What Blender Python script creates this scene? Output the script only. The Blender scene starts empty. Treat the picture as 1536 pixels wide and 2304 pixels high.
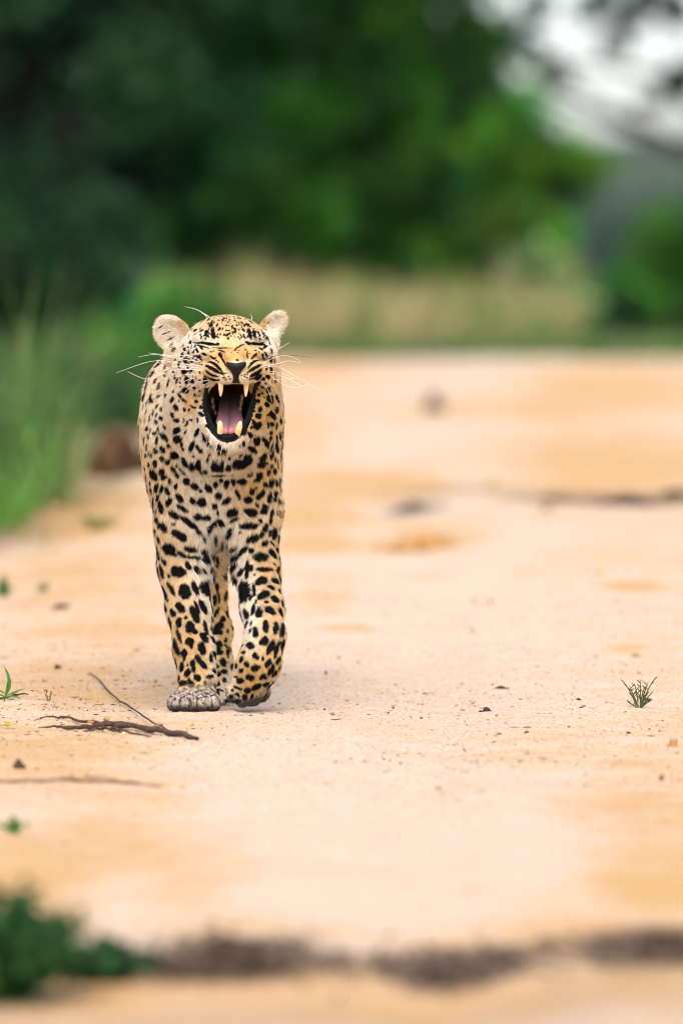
import bpy, math, random
import numpy as np
from math import radians
from mathutils import Vector
from mathutils.bvhtree import BVHTree

rng = np.random.default_rng(7)
random.seed(7)
sc = bpy.context.scene
C = sc.collection

# ------------------------------------------------------------------ camera
FPX = 16800.0                      # focal length in photograph pixels
DIST = 14.0                        # camera to animal, metres
S = DIST / FPX                     # metres per photograph pixel at the animal
PITCH = math.atan((1152 - 300) / FPX)
CAMH = DIST * math.tan(PITCH + math.atan((1600 - 1152) / FPX))
cam_d = bpy.data.cameras.new('camera')
cam = bpy.data.objects.new('camera', cam_d)
C.objects.link(cam)
cam.location = (0, -DIST, CAMH)
cam.rotation_euler = (radians(90) - PITCH, 0, 0)
cam_d.sensor_fit = 'VERTICAL'
cam_d.sensor_height = 36
cam_d.sensor_width = 24
cam_d.lens = FPX / 2304 * 36
cam_d.clip_start = 0.5
cam_d.clip_end = 5000
cam_d.dof.use_dof = True
cam_d.dof.focus_distance = DIST - 0.06
cam_d.dof.aperture_fstop = 2.75
sc.camera = cam

# ------------------------------------------------------------------ light
SUN_EL, SUN_AZ = radians(56), radians(181)      # azimuth measured from +Y, clockwise
w = bpy.data.worlds.new('World')
sc.world = w
w.use_nodes = True
nt = w.node_tree
bg = nt.nodes['Background']
sky = nt.nodes.new('ShaderNodeTexSky')
sky.sky_type = 'NISHITA'
sky.sun_disc = False
sky.sun_elevation = SUN_EL
sky.sun_rotation = SUN_AZ
sky.air_density = 1.0
sky.dust_density = 2.6
sky.ozone_density = 1.0
# the track climbs about two degrees away from us, so true level lies lower in the frame than the track's own vanishing line
wtc = nt.nodes.new('ShaderNodeTexCoord')
wmp = nt.nodes.new('ShaderNodeMapping')
wmp.inputs['Rotation'].default_value = (radians(2.0), 0, 0)
nt.links.new(wtc.outputs['Generated'], wmp.inputs[0])
nt.links.new(wmp.outputs[0], sky.inputs[0])
tint = nt.nodes.new('ShaderNodeMix')
tint.data_type = 'RGBA'
tint.blend_type = 'MULTIPLY'
tint.inputs[0].default_value = 1
tint.inputs[7].default_value = (1.02, 0.965, 1.03, 1)     # thin milky cloud
nt.links.new(sky.outputs[0], tint.inputs[6])
nt.links.new(tint.outputs[2], bg.inputs[0])
bg.inputs[1].default_value = 0.15
sun_d = bpy.data.lights.new('sun', 'SUN')
sun_d.energy = 1.0
sun_d.angle = radians(75)
sun_d.color = (1.0, 0.93, 0.82)
sun = bpy.data.objects.new('sun', sun_d)
C.objects.link(sun)
sdir = Vector((math.sin(SUN_AZ) * math.cos(SUN_EL), math.cos(SUN_AZ) * math.cos(SUN_EL), math.sin(SUN_EL)))
sun.rotation_euler = sdir.to_track_quat('Z', 'Y').to_euler()
sun.location = (0, 0, 30)
sc.view_settings.view_transform = 'Standard'
sc.view_settings.look = 'None'
sc.view_settings.gamma = 1
sc.view_settings.exposure = 1.36
sc.render.engine = 'CYCLES'
sc.cycles.use_denoising = True
sc.cycles.filter_width = 1.0
sc.cycles.max_bounces = 6
sc.cycles.transparent_max_bounces = 8

# ------------------------------------------------------------------ mapping
cp, sp = math.cos(PITCH), math.sin(PITCH)
CAM = np.array([0, -DIST, CAMH])


def ray(px, py):
    a, b = (px - 768) / FPX, (py - 1152) / FPX
    return np.array([a, cp - b * sp, -sp - b * cp])


def at_y(px, py, y):
    d = ray(px, py)
    return CAM + d * ((y + DIST) / d[1])


def P(px, py, f):                  # f: photo pixels towards the camera from the paw plane
    return at_y(px, py, -f * S)


def gp(px, py, z=0.0):             # point on the ground
    d = ray(px, py)
    t = (z - CAMH) / d[2]
    return CAM + d * t


def project(p):
    q = p - CAM
    depth = q[:, 1] * cp - q[:, 2] * sp
    up = q[:, 1] * sp + q[:, 2] * cp
    return 768 + FPX * q[:, 0] / depth, 1152 - FPX * up / depth


# ------------------------------------------------------------------ helpers
def mesh_obj(name, v, f, mat=None, parent=None, smooth=True):
    me = bpy.data.meshes.new(name)
    v = np.asarray(v, dtype=np.float32)
    if isinstance(f, np.ndarray):
        n, k = f.shape
        me.vertices.add(len(v))
        me.vertices.foreach_set('co', v.ravel())
        me.loops.add(n * k)
        me.loops.foreach_set('vertex_index', f.astype(np.int32).ravel())
        me.polygons.add(n)
        me.polygons.foreach_set('loop_start', np.arange(0, n * k, k, dtype=np.int32))
        me.polygons.foreach_set('loop_total', np.full(n, k, dtype=np.int32))
        me.update(calc_edges=True)
    else:
        me.from_pydata([tuple(map(float, x)) for x in v], [], f)
    me.polygons.foreach_set('use_smooth', np.full(len(me.polygons), smooth))
    if mat:
        me.materials.append(mat)
    o = bpy.data.objects.new(name, me)
    C.objects.link(o)
    if parent:
        o.parent = parent
        o.matrix_parent_inverse = parent.matrix_world.inverted()
    return o


def part(name, vf, mat, parent=None, label=None):
    o = mesh_obj(name, vf[0], vf[1], mat, parent)
    if label:
        o['label'] = label
    return o


def tag(o, label, cat, group=None, kind=None):
    o['label'] = label
    if cat:
        o['category'] = cat
    if group:
        o['group'] = group
    if kind:
        o['kind'] = kind
    return o


def empty(name, loc):
    o = bpy.data.objects.new(name, None)
    C.objects.link(o)
    o.location = [float(x) for x in loc]
    o.empty_display_size = 0.1
    bpy.context.view_layer.update()
    return o


def set_col(me, name, arr, domain='POINT'):
    a = me.attributes.new(name, 'FLOAT_COLOR', domain)
    c = np.ones((len(arr), 4), dtype=np.float32)
    c[:, :3] = arr
    a.data.foreach_set('color', c.ravel())


def snoise(p, scale, seed=0, octaves=3):
    """cheap smooth value noise in about -1..1 from sums of rotated sines"""
    r = np.random.default_rng(seed)
    out = np.zeros(len(p))
    amp, tot = 1.0, 0.0
    for o in range(octaves):
        for _ in range(4):
            k = r.normal(size=3)
            k /= np.linalg.norm(k)
            q = p @ (k * scale * r.uniform(0.7, 1.4))
            k2 = r.normal(size=3)
            k2 /= np.linalg.norm(k2)
            out += amp * np.sin(q + r.uniform(0, 6.28) + 1.3 * np.sin(p @ (k2 * scale * 0.8) + r.uniform(0, 6.28))) * 0.5
        tot += amp
        amp *= 0.5
        scale *= 2.1
    return out / tot


# ------------------------------------------------------------------ materials
def mat_new(name):
    m = bpy.data.materials.new(name)
    m.use_nodes = True
    n = m.node_tree.nodes
    return m, n, m.node_tree.links, n['Principled BSDF']


def mat_attr(name, rough=0.7, spec=0.2, trans=0.0, attr='col', noise=None):
    m, n, l, b = mat_new(name)
    a = n.new('ShaderNodeAttribute')
    a.attribute_name = attr
    src = a.outputs['Color']
    if noise:
        tx = n.new('ShaderNodeTexNoise')
        tx.inputs['Scale'].default_value = noise
        mp = n.new('ShaderNodeMapRange')
        mp.inputs[3].default_value = 0.7
        mp.inputs[4].default_value = 1.3
        l.new(tx.outputs[0], mp.inputs[0])
        mx = n.new('ShaderNodeMix')
        mx.data_type = 'RGBA'
        mx.blend_type = 'MULTIPLY'
        mx.inputs[0].default_value = 1
        l.new(src, mx.inputs[6])
        l.new(mp.outputs[0], mx.inputs[7])
        src = mx.outputs[2]
    l.new(src, b.inputs['Base Color'])
    b.inputs['Roughness'].default_value = rough
    b.inputs['Specular IOR Level'].default_value = spec
    if trans:
        t = n.new('ShaderNodeBsdfTranslucent')
        l.new(src, t.inputs[0])
        ms = n.new('ShaderNodeMixShader')
        ms.inputs[0].default_value = trans
        l.new(b.outputs[0], ms.inputs[1])
        l.new(t.outputs[0], ms.inputs[2])
        l.new(ms.outputs[0], n['Material Output'].inputs[0])
    return m


def mat_plain(name, col, rough=0.6, spec=0.3, var=0.25, scale=40, bump=0.0):
    m, n, l, b = mat_new(name)
    tc = n.new('ShaderNodeTexCoord')
    tx = n.new('ShaderNodeTexNoise')
    tx.inputs['Scale'].default_value = scale
    tx.inputs['Detail'].default_value = 5
    l.new(tc.outputs['Object'], tx.inputs['Vector'])
    r = n.new('ShaderNodeValToRGB')
    r.color_ramp.elements[0].position = 0.3
    r.color_ramp.elements[1].position = 0.7
    r.color_ramp.elements[0].color = (*[c * (1 - var) for c in col], 1)
    r.color_ramp.elements[1].color = (*[min(1, c * (1 + var)) for c in col], 1)
    l.new(tx.outputs[0], r.inputs[0])
    l.new(r.outputs[0], b.inputs['Base Color'])
    b.inputs['Roughness'].default_value = rough
    b.inputs['Specular IOR Level'].default_value = spec
    if bump:
        bp = n.new('ShaderNodeBump')
        bp.inputs['Strength'].default_value = bump
        bp.inputs['Distance'].default_value = 0.002
        l.new(tx.outputs[0], bp.inputs['Height'])
        l.new(bp.outputs[0], b.inputs['Normal'])
    return m


M_LEAF = mat_attr('leaf', 0.55, 0.25, 0.3)
M_GRASS = mat_attr('grass_blade', 0.6, 0.2, 0.3)
M_BARK = mat_plain('bark', (0.035, 0.028, 0.02), 0.9, 0.1, 0.4, 12, 0.6)
M_DEBRIS = mat_attr('debris', 0.9, 0.1)
M_TWIG = mat_plain('twig_bark', (0.075, 0.045, 0.028), 0.85, 0.15, 0.5, 90, 0.5)
M_CLOD = mat_plain('dark_clod', (0.055, 0.038, 0.026), 0.95, 0.05, 0.5, 60, 0.8)
M_OCHRE = mat_plain('ochre_clod', (0.36, 0.20, 0.075), 0.95, 0.05, 0.45, 45, 0.8)

# ------------------------------------------------------------------ ground
VERGE = np.array([gp(*q)[:2] for q in [(-900, 1700), (-350, 1390), (-100, 1275), (0, 1228), (110, 1175), (230, 1095),
                                      (330, 1035), (480, 915), (590, 830), (640, 800)]])
VERGE = np.vstack([[-3.5, -20], VERGE, [0.4, 30], [3, 60], [10, 120]])
VERGE = VERGE[np.argsort(VERGE[:, 1])]
CREST = float(gp(1000, 812)[1])


def verge_in(x, y):                # >0 inside the left verge, metres from its edge
    return np.interp(y, VERGE[:, 1], VERGE[:, 0]) - x


def zt(x, y):
    x = np.asarray(x, float)
    y = np.asarray(y, float)
    d = np.maximum(y - CREST, 0)
    z = -0.035 * d + 0.035 * 1.2 * (1 - np.exp(-d / 1.2))
    z = np.maximum(z, -7.5 - 0.002 * d)
    far = np.clip((y - 200) / 500, 0, 1)
    z = z + far ** 1.0 * 13 * (0.75 + 0.25 * np.sin(x * 0.03 - 1.0))
    v = verge_in(x, y)
    z = z + 0.07 * np.clip((v - 0.05) / 0.5, 0, 1) * np.clip((y - 3) / 3, 0, 1)
    p = np.stack([x, y, 0 * x], -1).reshape(-1, 3)
    near = (np.exp(-((y - 1.0) / 14) ** 2)).ravel()
    n = 0.009 * snoise(p, 3.0, 3, 3) + 0.0042 * snoise(p, 30.0, 5, 3) * near
    rut = np.exp(-((x - 0.16 - 0.03 * np.sin(y * .5)) / .11) ** 2) + np.exp(-((x + 0.78) / .11) ** 2)
    n = n - (0.018 * rut * np.clip((y + 12) / 4, 0, 1) * np.clip((24 - y) / 6, 0, 1)).ravel()
    n = n + (0.012 * np.maximum(snoise(p * [1, .35, 1], 9.0, 6, 2), 0) ** 2)
    paw = np.exp(-((x + 0.27) ** 2 + (y - 0.02) ** 2) / 0.25 ** 2).ravel()
    ring = np.sqrt((x + .274) ** 2 + ((y + .015) * 1.0) ** 2).ravel()
    n = n * (1 - 0.95 * paw) + .006 * np.exp(-((ring - .070) / .011) ** 2)
    return z + n.reshape(z.shape)


def gz(px, py):
    g = gp(px, py)
    g[2] = float(zt(g[0:1], g[1:2])[0])
    return g


def axis(segs):
    out = []
    for a, b, d in segs:
        n = max(1, int(round((b - a) / d)))
        out += list(np.linspace(a, b, n, endpoint=False))
    out.append(segs[-1][1])
    return np.array(out)


gx = axis([(-900, -60, 60), (-60, -8, 4), (-8, -2, 0.4), (-2, -1.1, 0.06), (-1.1, 1.1, 0.016), (1.1, 2, 0.06), (2, 8, 0.4), (8, 60, 4), (60, 900, 60)])
gy = axis([(-40, -8, 2), (-8, -5.6, 0.2), (-5.6, -1.6, 0.04), (-1.6, 3.2, 0.016), (3.2, 9, 0.05), (9, 30, 0.2), (30, 100, 2), (100, 1100, 20)])
GX, GY = np.meshgrid(gx, gy, indexing='ij')
GZ = zt(GX, GY)
nx_, ny_ = GX.shape
idx = np.arange(nx_ * ny_).reshape(nx_, ny_)
quads = np.stack([idx[:-1, :-1], idx[1:, :-1], idx[1:, 1:], idx[:-1, 1:]], -1).reshape(-1, 4)
gv = np.stack([GX, GY, GZ], -1).reshape(-1, 3)

M_GROUND, n, l, b = mat_new('sand')
tc = n.new('ShaderNodeTexCoord')
att = n.new('ShaderNodeAttribute')
att.attribute_name = 'tone'        # r: orange soil, g: verge soil, b: dark litter stain, painted darkening at the frame bottom
sep = n.new('ShaderNodeSeparateColor')
l.new(att.outputs['Color'], sep.inputs[0])


def noise(scale, detail=5, rough=0.6, stretch=None):
    t = n.new('ShaderNodeTexNoise')
    t.inputs['Scale'].default_value = scale
    t.inputs['Detail'].default_value = detail
    t.inputs['Roughness'].default_value = rough
    if stretch:
        mp = n.new('ShaderNodeMapping')
        mp.inputs['Scale'].default_value = stretch
        l.new(tc.outputs['Object'], mp.inputs[0])
        l.new(mp.outputs[0], t.inputs['Vector'])
    else:
        l.new(tc.outputs['Object'], t.inputs['Vector'])
    return t.outputs[0]


def mathn(op, a, b_, clamp=False):
    t = n.new('ShaderNodeMath')
    t.operation = op
    t.use_clamp = clamp
    for i, v in enumerate((a, b_)):
        if isinstance(v, (int, float)):
            t.inputs[i].default_value = v
        else:
            l.new(v, t.inputs[i])
    return t.outputs[0]


def rng_(v, a, b_, c=0, d=1):
    t = n.new('ShaderNodeMapRange')
    for i, x in enumerate((v, a, b_, c, d)):
        if isinstance(x, (int, float)):
            t.inputs[i].default_value = x
        else:
            l.new(x, t.inputs[i])
    return t.outputs[0]


def mixc(fac, a, b_):
    t = n.new('ShaderNodeMix')
    t.data_type = 'RGBA'
    for i, v in ((0, fac), (6, a), (7, b_)):
        if isinstance(v, tuple):
            t.inputs[i].default_value = (*v, 1)
        elif isinstance(v, (int, float)):
            t.inputs[i].default_value = v
        else:
            l.new(v, t.inputs[i])
    return t.outputs[2]


n_big = noise(1.1, 6, 0.6)
n_mid = noise(9, 6, 0.65)
n_grain = noise(260, 3, 0.7)
n_speck = noise(75, 4, 0.7)
orange = mathn('ADD', sep.outputs[0], rng_(n_mid, 0.35, 0.75, -0.25, 0.35), True)
orange = mathn('ADD', orange, rng_(n_big, 0.4, 0.75, -0.15, 0.3), True)
col = mixc(orange, (0.605, 0.492, 0.345), (0.54, 0.33, 0.12))
col = mixc(rng_(n_grain, 0.45, 0.75, 0, 0.45), col, (0.44, 0.27, 0.14))
n_fine = noise(150, 3, 0.7)
col = mixc(rng_(n_fine, 0.50, 0.64, 0, 0.8), col, (0.43, 0.25, 0.115))
col = mixc(rng_(n_speck, 0.56, 0.68, 0, 0.75), col, (0.36, 0.19, 0.08))
ver = mathn('MULTIPLY', sep.outputs[1], rng_(n_mid, 0.3, 0.6, 0.5, 1.1), True)
col = mixc(ver, col, mixc(rng_(sep.outputs[1], 1.2, 1.9), (0.16, 0.10, 0.045), (0.045, 0.06, 0.03)))
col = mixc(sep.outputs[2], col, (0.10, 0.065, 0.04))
l.new(col, b.inputs['Base Color'])
b.inputs['Roughness'].default_value = 0.95
b.inputs['Specular IOR Level'].default_value = 0.05
bp = n.new('ShaderNodeBump')
bp.inputs['Strength'].default_value = 0.9
bp.inputs['Distance'].default_value = 0.009
hh = mathn('ADD', mathn('MULTIPLY', n_grain, 0.35), n_speck)
l.new(hh, bp.inputs['Height'])
l.new(bp.outputs[0], b.inputs['Normal'])

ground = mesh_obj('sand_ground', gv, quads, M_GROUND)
ground['kind'] = 'structure'
ground['label'] = 'pale sandy track with orange soil patches'
gu, gvv = project(np.where(gv[:, 1:2] < -13, np.array([[0, -13.0, 0]]), gv) * np.array([1, 1, 0]))
gn = snoise(gv, 6, 11, 3)
gn2 = snoise(gv, 1.6, 12, 3)
gn3 = snoise(gv, 24, 13, 3)
tone = np.zeros((len(gv), 3))
# stains of orange soil, the wide bottom one also painting in frame-edge darkening: px, py, half width, half height, amount
for (a, c, rx, ry, am) in [(870, 1080, 200, 34, 1.1), (960, 1210, 150, 34, 1.1), (740, 1225, 150, 26, .9), (720, 1150, 130, 55, .9),
                           (1350, 1050, 340, 80, .85), (1380, 880, 260, 55, .8), (1150, 920, 280, 30, .85), (700, 830, 120, 22, .7),
                           (660, 960, 90, 70, .45), (1000, 845, 500, 16, .3), (740, 1335, 75, 45, .6), (790, 1418, 60, 10, .8),
                           (150, 1290, 170, 60, .6), (250, 1420, 190, 70, .55), (180, 1150, 150, 60, .9), (120, 1530, 180, 55, .5),
                           (100, 1720, 280, 90, .6), (250, 1880, 230, 90, .75), (60, 1960, 180, 120, .9), (430, 2010, 130, 60, .7),
                           (1450, 1820, 180, 110, .55), (1480, 1960, 160, 110, .8), (900, 2240, 1100, 75, 1.0), (1250, 2120, 420, 60, .7),
                           (1200, 1700, 160, 40, .4), (1420, 1320, 60, 12, .9), (1410, 1455, 50, 10, .9), (970, 1280, 60, 10, .4),
                           (300, 1560, 150, 25, .4), (560, 2090, 250, 40, .7), (1180, 1290, 50, 10, .4)]:
    d = np.sqrt(((gu - a) / rx) ** 2 + ((gvv - c) / ry) ** 2) + 0.28 * gn + .22 * gn3
    q_ = np.clip((1.6 - d) / 1.25, 0, 1)
    tone[:, 0] = np.maximum(tone[:, 0], am * .85 * q_ * q_ * (3 - 2 * q_))
# pale packed lane down the middle, looser orange sand either side
lane = np.exp(-((gv[:, 0] - .12 - .02 * gv[:, 1] - .05 * gn2) / .34) ** 4)
tone[:, 0] = np.clip(tone[:, 0] + .30 * (1 - lane) + .10 * gn3 * (1 - .5 * lane), 0, 1.2)
vi = verge_in(gv[:, 0], gv[:, 1])
tone[:, 1] = np.clip((vi + 0.10 * gn2 + 0.05) / 0.22, 0, 1) * np.clip((gv[:, 1] - 2) / 3, 0, 1)
tone[:, 1] = np.maximum(tone[:, 1], 2.0 * np.clip((gv[:, 1] - CREST - 0.4) / 0.8, 0, 1))
for (a, c, rx, ry, am) in [(800, 2300, 1300, 70, .22), (520, 2165, 220, 50, 1.0), (1030, 2165, 180, 42, 1.0), (1480, 2150, 170, 56, 1.0), (1250, 2140, 130, 24, .35),  # first entry paints the frame-edge darkening onto the ground, the rest are litter
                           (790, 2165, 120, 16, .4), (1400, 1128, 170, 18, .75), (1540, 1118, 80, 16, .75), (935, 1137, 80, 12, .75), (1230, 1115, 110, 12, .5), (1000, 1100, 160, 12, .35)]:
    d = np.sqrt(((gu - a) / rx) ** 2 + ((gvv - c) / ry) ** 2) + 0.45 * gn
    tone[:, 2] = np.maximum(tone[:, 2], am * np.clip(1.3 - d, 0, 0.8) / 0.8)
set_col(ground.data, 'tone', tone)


# ------------------------------------------------------------------ vegetation builders
def tube(path, radii, sides=6):
    path = np.asarray(path, float)
    v, f = [], []
    for i, p in enumerate(path):
        t = path[min(i + 1, len(path) - 1)] - path[max(i - 1, 0)]
        t /= np.linalg.norm(t) + 1e-9
        a = np.cross(t, (0.3, 0.9, 0.2) if abs(t[2]) > 0.7 else (0, 0, 1))
        a /= np.linalg.norm(a)
        bb = np.cross(t, a)
        for k in range(sides):
            an = 2 * math.pi * k / sides
            v.append(p + radii[i] * (math.cos(an) * a + math.sin(an) * bb))
    for i in range(len(path) - 1):
        for k in range(sides):
            k2 = (k + 1) % sides
            f.append([i * sides + k, i * sides + k2, (i + 1) * sides + k2, (i + 1) * sides + k])
    n0 = len(v)
    v += [path[0], path[-1]]
    for k in range(sides):
        f.append([n0, (k + 1) % sides, k])
        f.append([n0 + 1, (len(path) - 1) * sides + k, (len(path) - 1) * sides + (k + 1) % sides])
    return v, f


class Geo:
    def __init__(s):
        s.v, s.f = [], []

    def add(s, vf):
        o = len(s.v)
        s.v += list(vf[0])
        s.f += [[i + o for i in q] for q in vf[1]]

    def build(s, name, mat, parent=None):
        return mesh_obj(name, s.v, s.f, mat, parent)


def leaves(centers, up, size, cols, r):
    """folded diamond leaves: 4 vertices, 2 triangles each"""
    k = len(centers)
    nrm = r.normal(size=(k, 3)) * 0.8
    nrm[:, 2] += up
    nrm /= np.linalg.norm(nrm, axis=1)[:, None]
    t = np.cross(nrm, r.normal(size=(k, 3)))
    t /= np.linalg.norm(t, axis=1)[:, None]
    u = np.cross(nrm, t)
    L = (size * r.uniform(0.6, 1.4, k))[:, None]
    v = np.stack([centers - t * L, centers - u * L * 0.45 + nrm * L * 0.12, centers + t * L, centers + u * L * 0.45 + nrm * L * 0.12], 1).reshape(-1, 3)
    i = np.arange(k)[:, None] * 4
    f = np.concatenate([i + [0, 1, 2], i + [0, 2, 3]], 1).reshape(-1, 3)
    return v, f, np.repeat(cols, 4, 0)


def tree(name, label, cat, base, blobs, nleaf, size, col, group=None, spread=0.16, seed=1, shell=0.5, up=0.7, nlimb=26, nclump=85, volpow=.75):
    """blobs: ellipsoids (centre, radii) that together make the crown"""
    r = np.random.default_rng(seed)
    root = empty(name, base)
    base = np.array(base, float)
    vol = np.array([np.prod(bb[1]) for bb in blobs]) ** volpow
    pts, cl = [], []
    for (c, rad), w_ in zip(blobs, vol / vol.sum()):
        c = np.array(c, float)
        rad = np.array(rad, float)
        nc = max(6, int(nclump * w_))
        d = r.normal(size=(nc, 3))
        d /= np.linalg.norm(d, axis=1)[:, None]
        q = c + d * rad * (shell + (1 - shell) * r.uniform(0, 1, (nc, 1)) ** 0.6)
        cl.append(q)
        k = int(nleaf * w_)
        ci = r.integers(0, nc, k)
        bright = np.clip(np.exp(r.normal(size=nc) * .7 - .1), .2, 2.0)
        hue = r.normal(size=(nc, 1)) * [.35, .0, .2]
        pp = q[ci] + r.normal(size=(k, 3)) * spread * rad.mean() ** 0.6
        cc = np.array(col)[None] * bright[ci][:, None] * r.uniform(0.75, 1.25, (k, 1))
        cc = cc * (1 + hue[ci] + r.normal(size=(k, 3)) * [0.18, 0.06, 0.15])
        pts.append((pp, np.clip(cc, 0.002, 1)))
    pp = np.concatenate([p[0] for p in pts])
    cc = np.concatenate([p[1] for p in pts])
    keep = pp[:, 2] > zt(pp[:, 0], pp[:, 1]) + 0.02
    v, f, cv = leaves(pp[keep], up, size, cc[keep], r)
    crown = mesh_obj('crown', v, f, M_LEAF, root, smooth=False)
    set_col(crown.data, 'col', cv)
    g = Geo()
    cl = np.concatenate(cl)
    top = cl.mean(0)
    hgt = max(0.4, top[2] - base[2])
    fork = base + (top - base) * 0.45
    r0 = 0.035 * hgt + 0.03
    g.add(tube([base - [0, 0, 0.1], base + (fork - base) * 0.5 + r.normal(size=3) * 0.03 * hgt, fork], [r0, r0 * 0.8, r0 * 0.65], 8))
    for q in cl[r.permutation(len(cl))[:nlimb]]:
        mid = (fork + q) / 2 + r.normal(size=3) * 0.06 * hgt + [0, 0, 0.05 * hgt]
        g.add(tube([fork, mid, q], [r0 * 0.5, r0 * 0.28, r0 * 0.06], 5))
    g.build('trunk', M_BARK, root)
    tag(root, label, cat, group)
    return root


def blob(px, py, D, rx, ry, depth=None):
    """crown ellipsoid given by photo position at distance D (m) and half sizes in photo pixels"""
    k = S * D / DIST
    return (at_y(px, py, D - DIST), (rx * k, (depth if depth else (rx + ry) / 2 * k), ry * k))


def gbase(px, D):
    p = at_y(px, 800, D - DIST)
    return (p[0], p[1], float(zt(p[0:1], p[1:2])[0]))


def blades(n_, xy, h, wd, lean, cols, r, curl=0.35):
    x, y = xy
    z = zt(x, y) - 0.01
    a = r.uniform(0, 2 * math.pi, n_)
    d = np.stack([np.cos(a), np.sin(a), 0 * a], 1)
    sd = np.stack([-np.sin(a), np.cos(a), 0 * a], 1)
    b0 = np.stack([x, y, z], 1)
    ln = (lean * r.uniform(0.2, 1.4, n_) * h)[:, None]
    hz = np.stack([0 * h, 0 * h, h], 1)
    b1 = b0 + hz * 0.55 + d * ln * 0.35
    b2 = b0 + hz * (1 - curl * (ln / h[:, None]) ** 1) + d * ln
    w0 = (wd * r.uniform(0.6, 1.3, n_))[:, None] * sd
    v = np.stack([b0 - w0, b0 + w0, b1 - w0 * .8, b1 + w0 * .8, b2], 1).reshape(-1, 3)
    i = np.arange(n_)[:, None] * 5
    f = np.concatenate([i + [0, 1, 3], i + [0, 3, 2], i + [2, 3, 4]], 1).reshape(-1, 3)
    return v, f, np.repeat(cols, 5, 0)


# ------------------------------------------------------------------ background trees and bushes
DK, MD, BR = (0.007, 0.038, 0.007), (0.030, 0.130, 0.005), (0.066, 0.19, 0.007)
tree('broadleaf_tree', 'dark green broad tree filling the upper left behind the grass verge', 'tree', gbase(420, 48),
     [blob(60, 250, 46, 420, 420, .9), blob(-350, 100, 47, 500, 600, 1.2), blob(250, -350, 46, 700, 420, 1.6), blob(150, 560, 44, 330, 170, .6), blob(-250, 620, 43, 350, 200, .7), blob(-1250, 250, 46, 480, 620, 1.2), blob(-2100, 300, 44, 480, 600, 1.2)],
     66000, .06, DK, 'trees behind the track', seed=3)
tree('broadleaf_tree', 'mid green leafy tree in the upper middle, right above the animal', 'tree', gbase(700, 52),
     [blob(600, 260, 50, 330, 330, .9), blob(820, 420, 51, 240, 190, .7), blob(480, 520, 48, 260, 130, .5), blob(700, -250, 50, 560, 330, 1.4), blob(960, 120, 52, 170, 150, .6)],
     42000, .06, MD, 'trees behind the track', seed=4)
tree('bush', 'bright green rounded bush right of centre below the white sky', 'bush', gbase(1120, 62),
     [blob(1140, 340, 62, 190, 120, .55), blob(1010, 450, 62, 190, 160, .6), blob(1290, 370, 62, 95, 60, .4), blob(1120, 560, 60, 160, 90, .4), blob(880, 560, 60, 150, 90, .4)],
     24000, .05, BR, 'trees behind the track', seed=5)
tree('bush', 'low dark green bush at the right edge behind the track', 'bush', gbase(1470, 56),
     [blob(1480, 640, 56, 150, 140, .5), blob(1600, 560, 57, 170, 190, .6), blob(1380, 700, 55, 90, 90, .4), blob(1760, 600, 57, 200, 230, .7), blob(2250, 560, 58, 260, 260, .8), blob(2800, 520, 58, 300, 300, .9)],
     30000, .05, MD, 'trees behind the track', seed=6)
tree('bush', 'small pale green bush beside the dry grass right of centre', 'bush', gbase(1210, 44),
     [blob(1205, 650, 44, 80, 75, .25), blob(1270, 720, 44, 60, 60, .25)], 3500, .03, (0.22, 0.31, 0.10), 'trees behind the track', seed=8)
tree('overhanging_tree', 'tall tree whose sparse dark boughs hang against the white sky upper right', 'tree', gbase(2150, 58),
     [blob(1380, 95, 57, 55, 22, .15), blob(1245, 165, 57, 45, 25, .15), blob(1450, 225, 57, 45, 20, .15), blob(1180, 40, 57, 60, 40, .2), blob(1400, 5, 58, 120, 35, .2), blob(980, 190, 57, 60, 60, .2), blob(1290, -10, 58, 130, 45, .3), blob(1030, 90, 57, 110, 70, .3), blob(1480, 20, 58, 90, 45, .3), blob(1520, 170, 58, 60, 40, .25), blob(1080, 190, 57, 70, 35, .2), blob(1180, 120, 57, 40, 30, .2),
      blob(1900, -100, 58, 300, 300, 1.0), blob(1300, -330, 58, 620, 170, 1.2)],
     13000, .05, (0.02, 0.045, 0.022), 'trees behind the track', seed=9, spread=.07, nlimb=5, nclump=150, volpow=.25)

tree('broadleaf_tree', 'black green tree mass farthest back, behind the other trees at left', 'tree', gbase(300, 72),
     [blob(100, 150, 72, 620, 460, 1.2), blob(650, 250, 72, 360, 380, 1.0), blob(-600, 100, 73, 500, 600, 1.4), blob(300, -500, 72, 900, 400, 1.6)],
     30000, .09, (.012, .055, .010), 'trees behind the track', seed=13, nclump=400)
tree('bush', 'dark green bush on the verge left of the animal, behind the grass', 'bush', gbase(170, 34),
     [blob(170, 690, 34, 150, 110, .3), blob(-60, 640, 34, 160, 150, .35), blob(-330, 600, 34, 220, 220, .5)], 9000, .03, (.014, .065, .010), seed=14, nclump=60)
tree('bush', 'bright green low bush left of the ear, on the verge', 'bush', gbase(300, 31),
     [blob(300, 800, 31, 90, 60, .2), blob(420, 740, 33, 110, 70, .25)], 5000, .025, (.05, .17, .015), seed=15, nclump=30)

tree('bush', 'low dark shrub beside the brown earth mound left of the shoulder', 'bush', gbase(225, 27.5),
     [blob(215, 955, 27.5, 95, 62, .16), blob(120, 930, 28, 100, 90, .2)], 4500, .02, (.016, .062, .012), seed=16, nclump=26)

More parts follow.
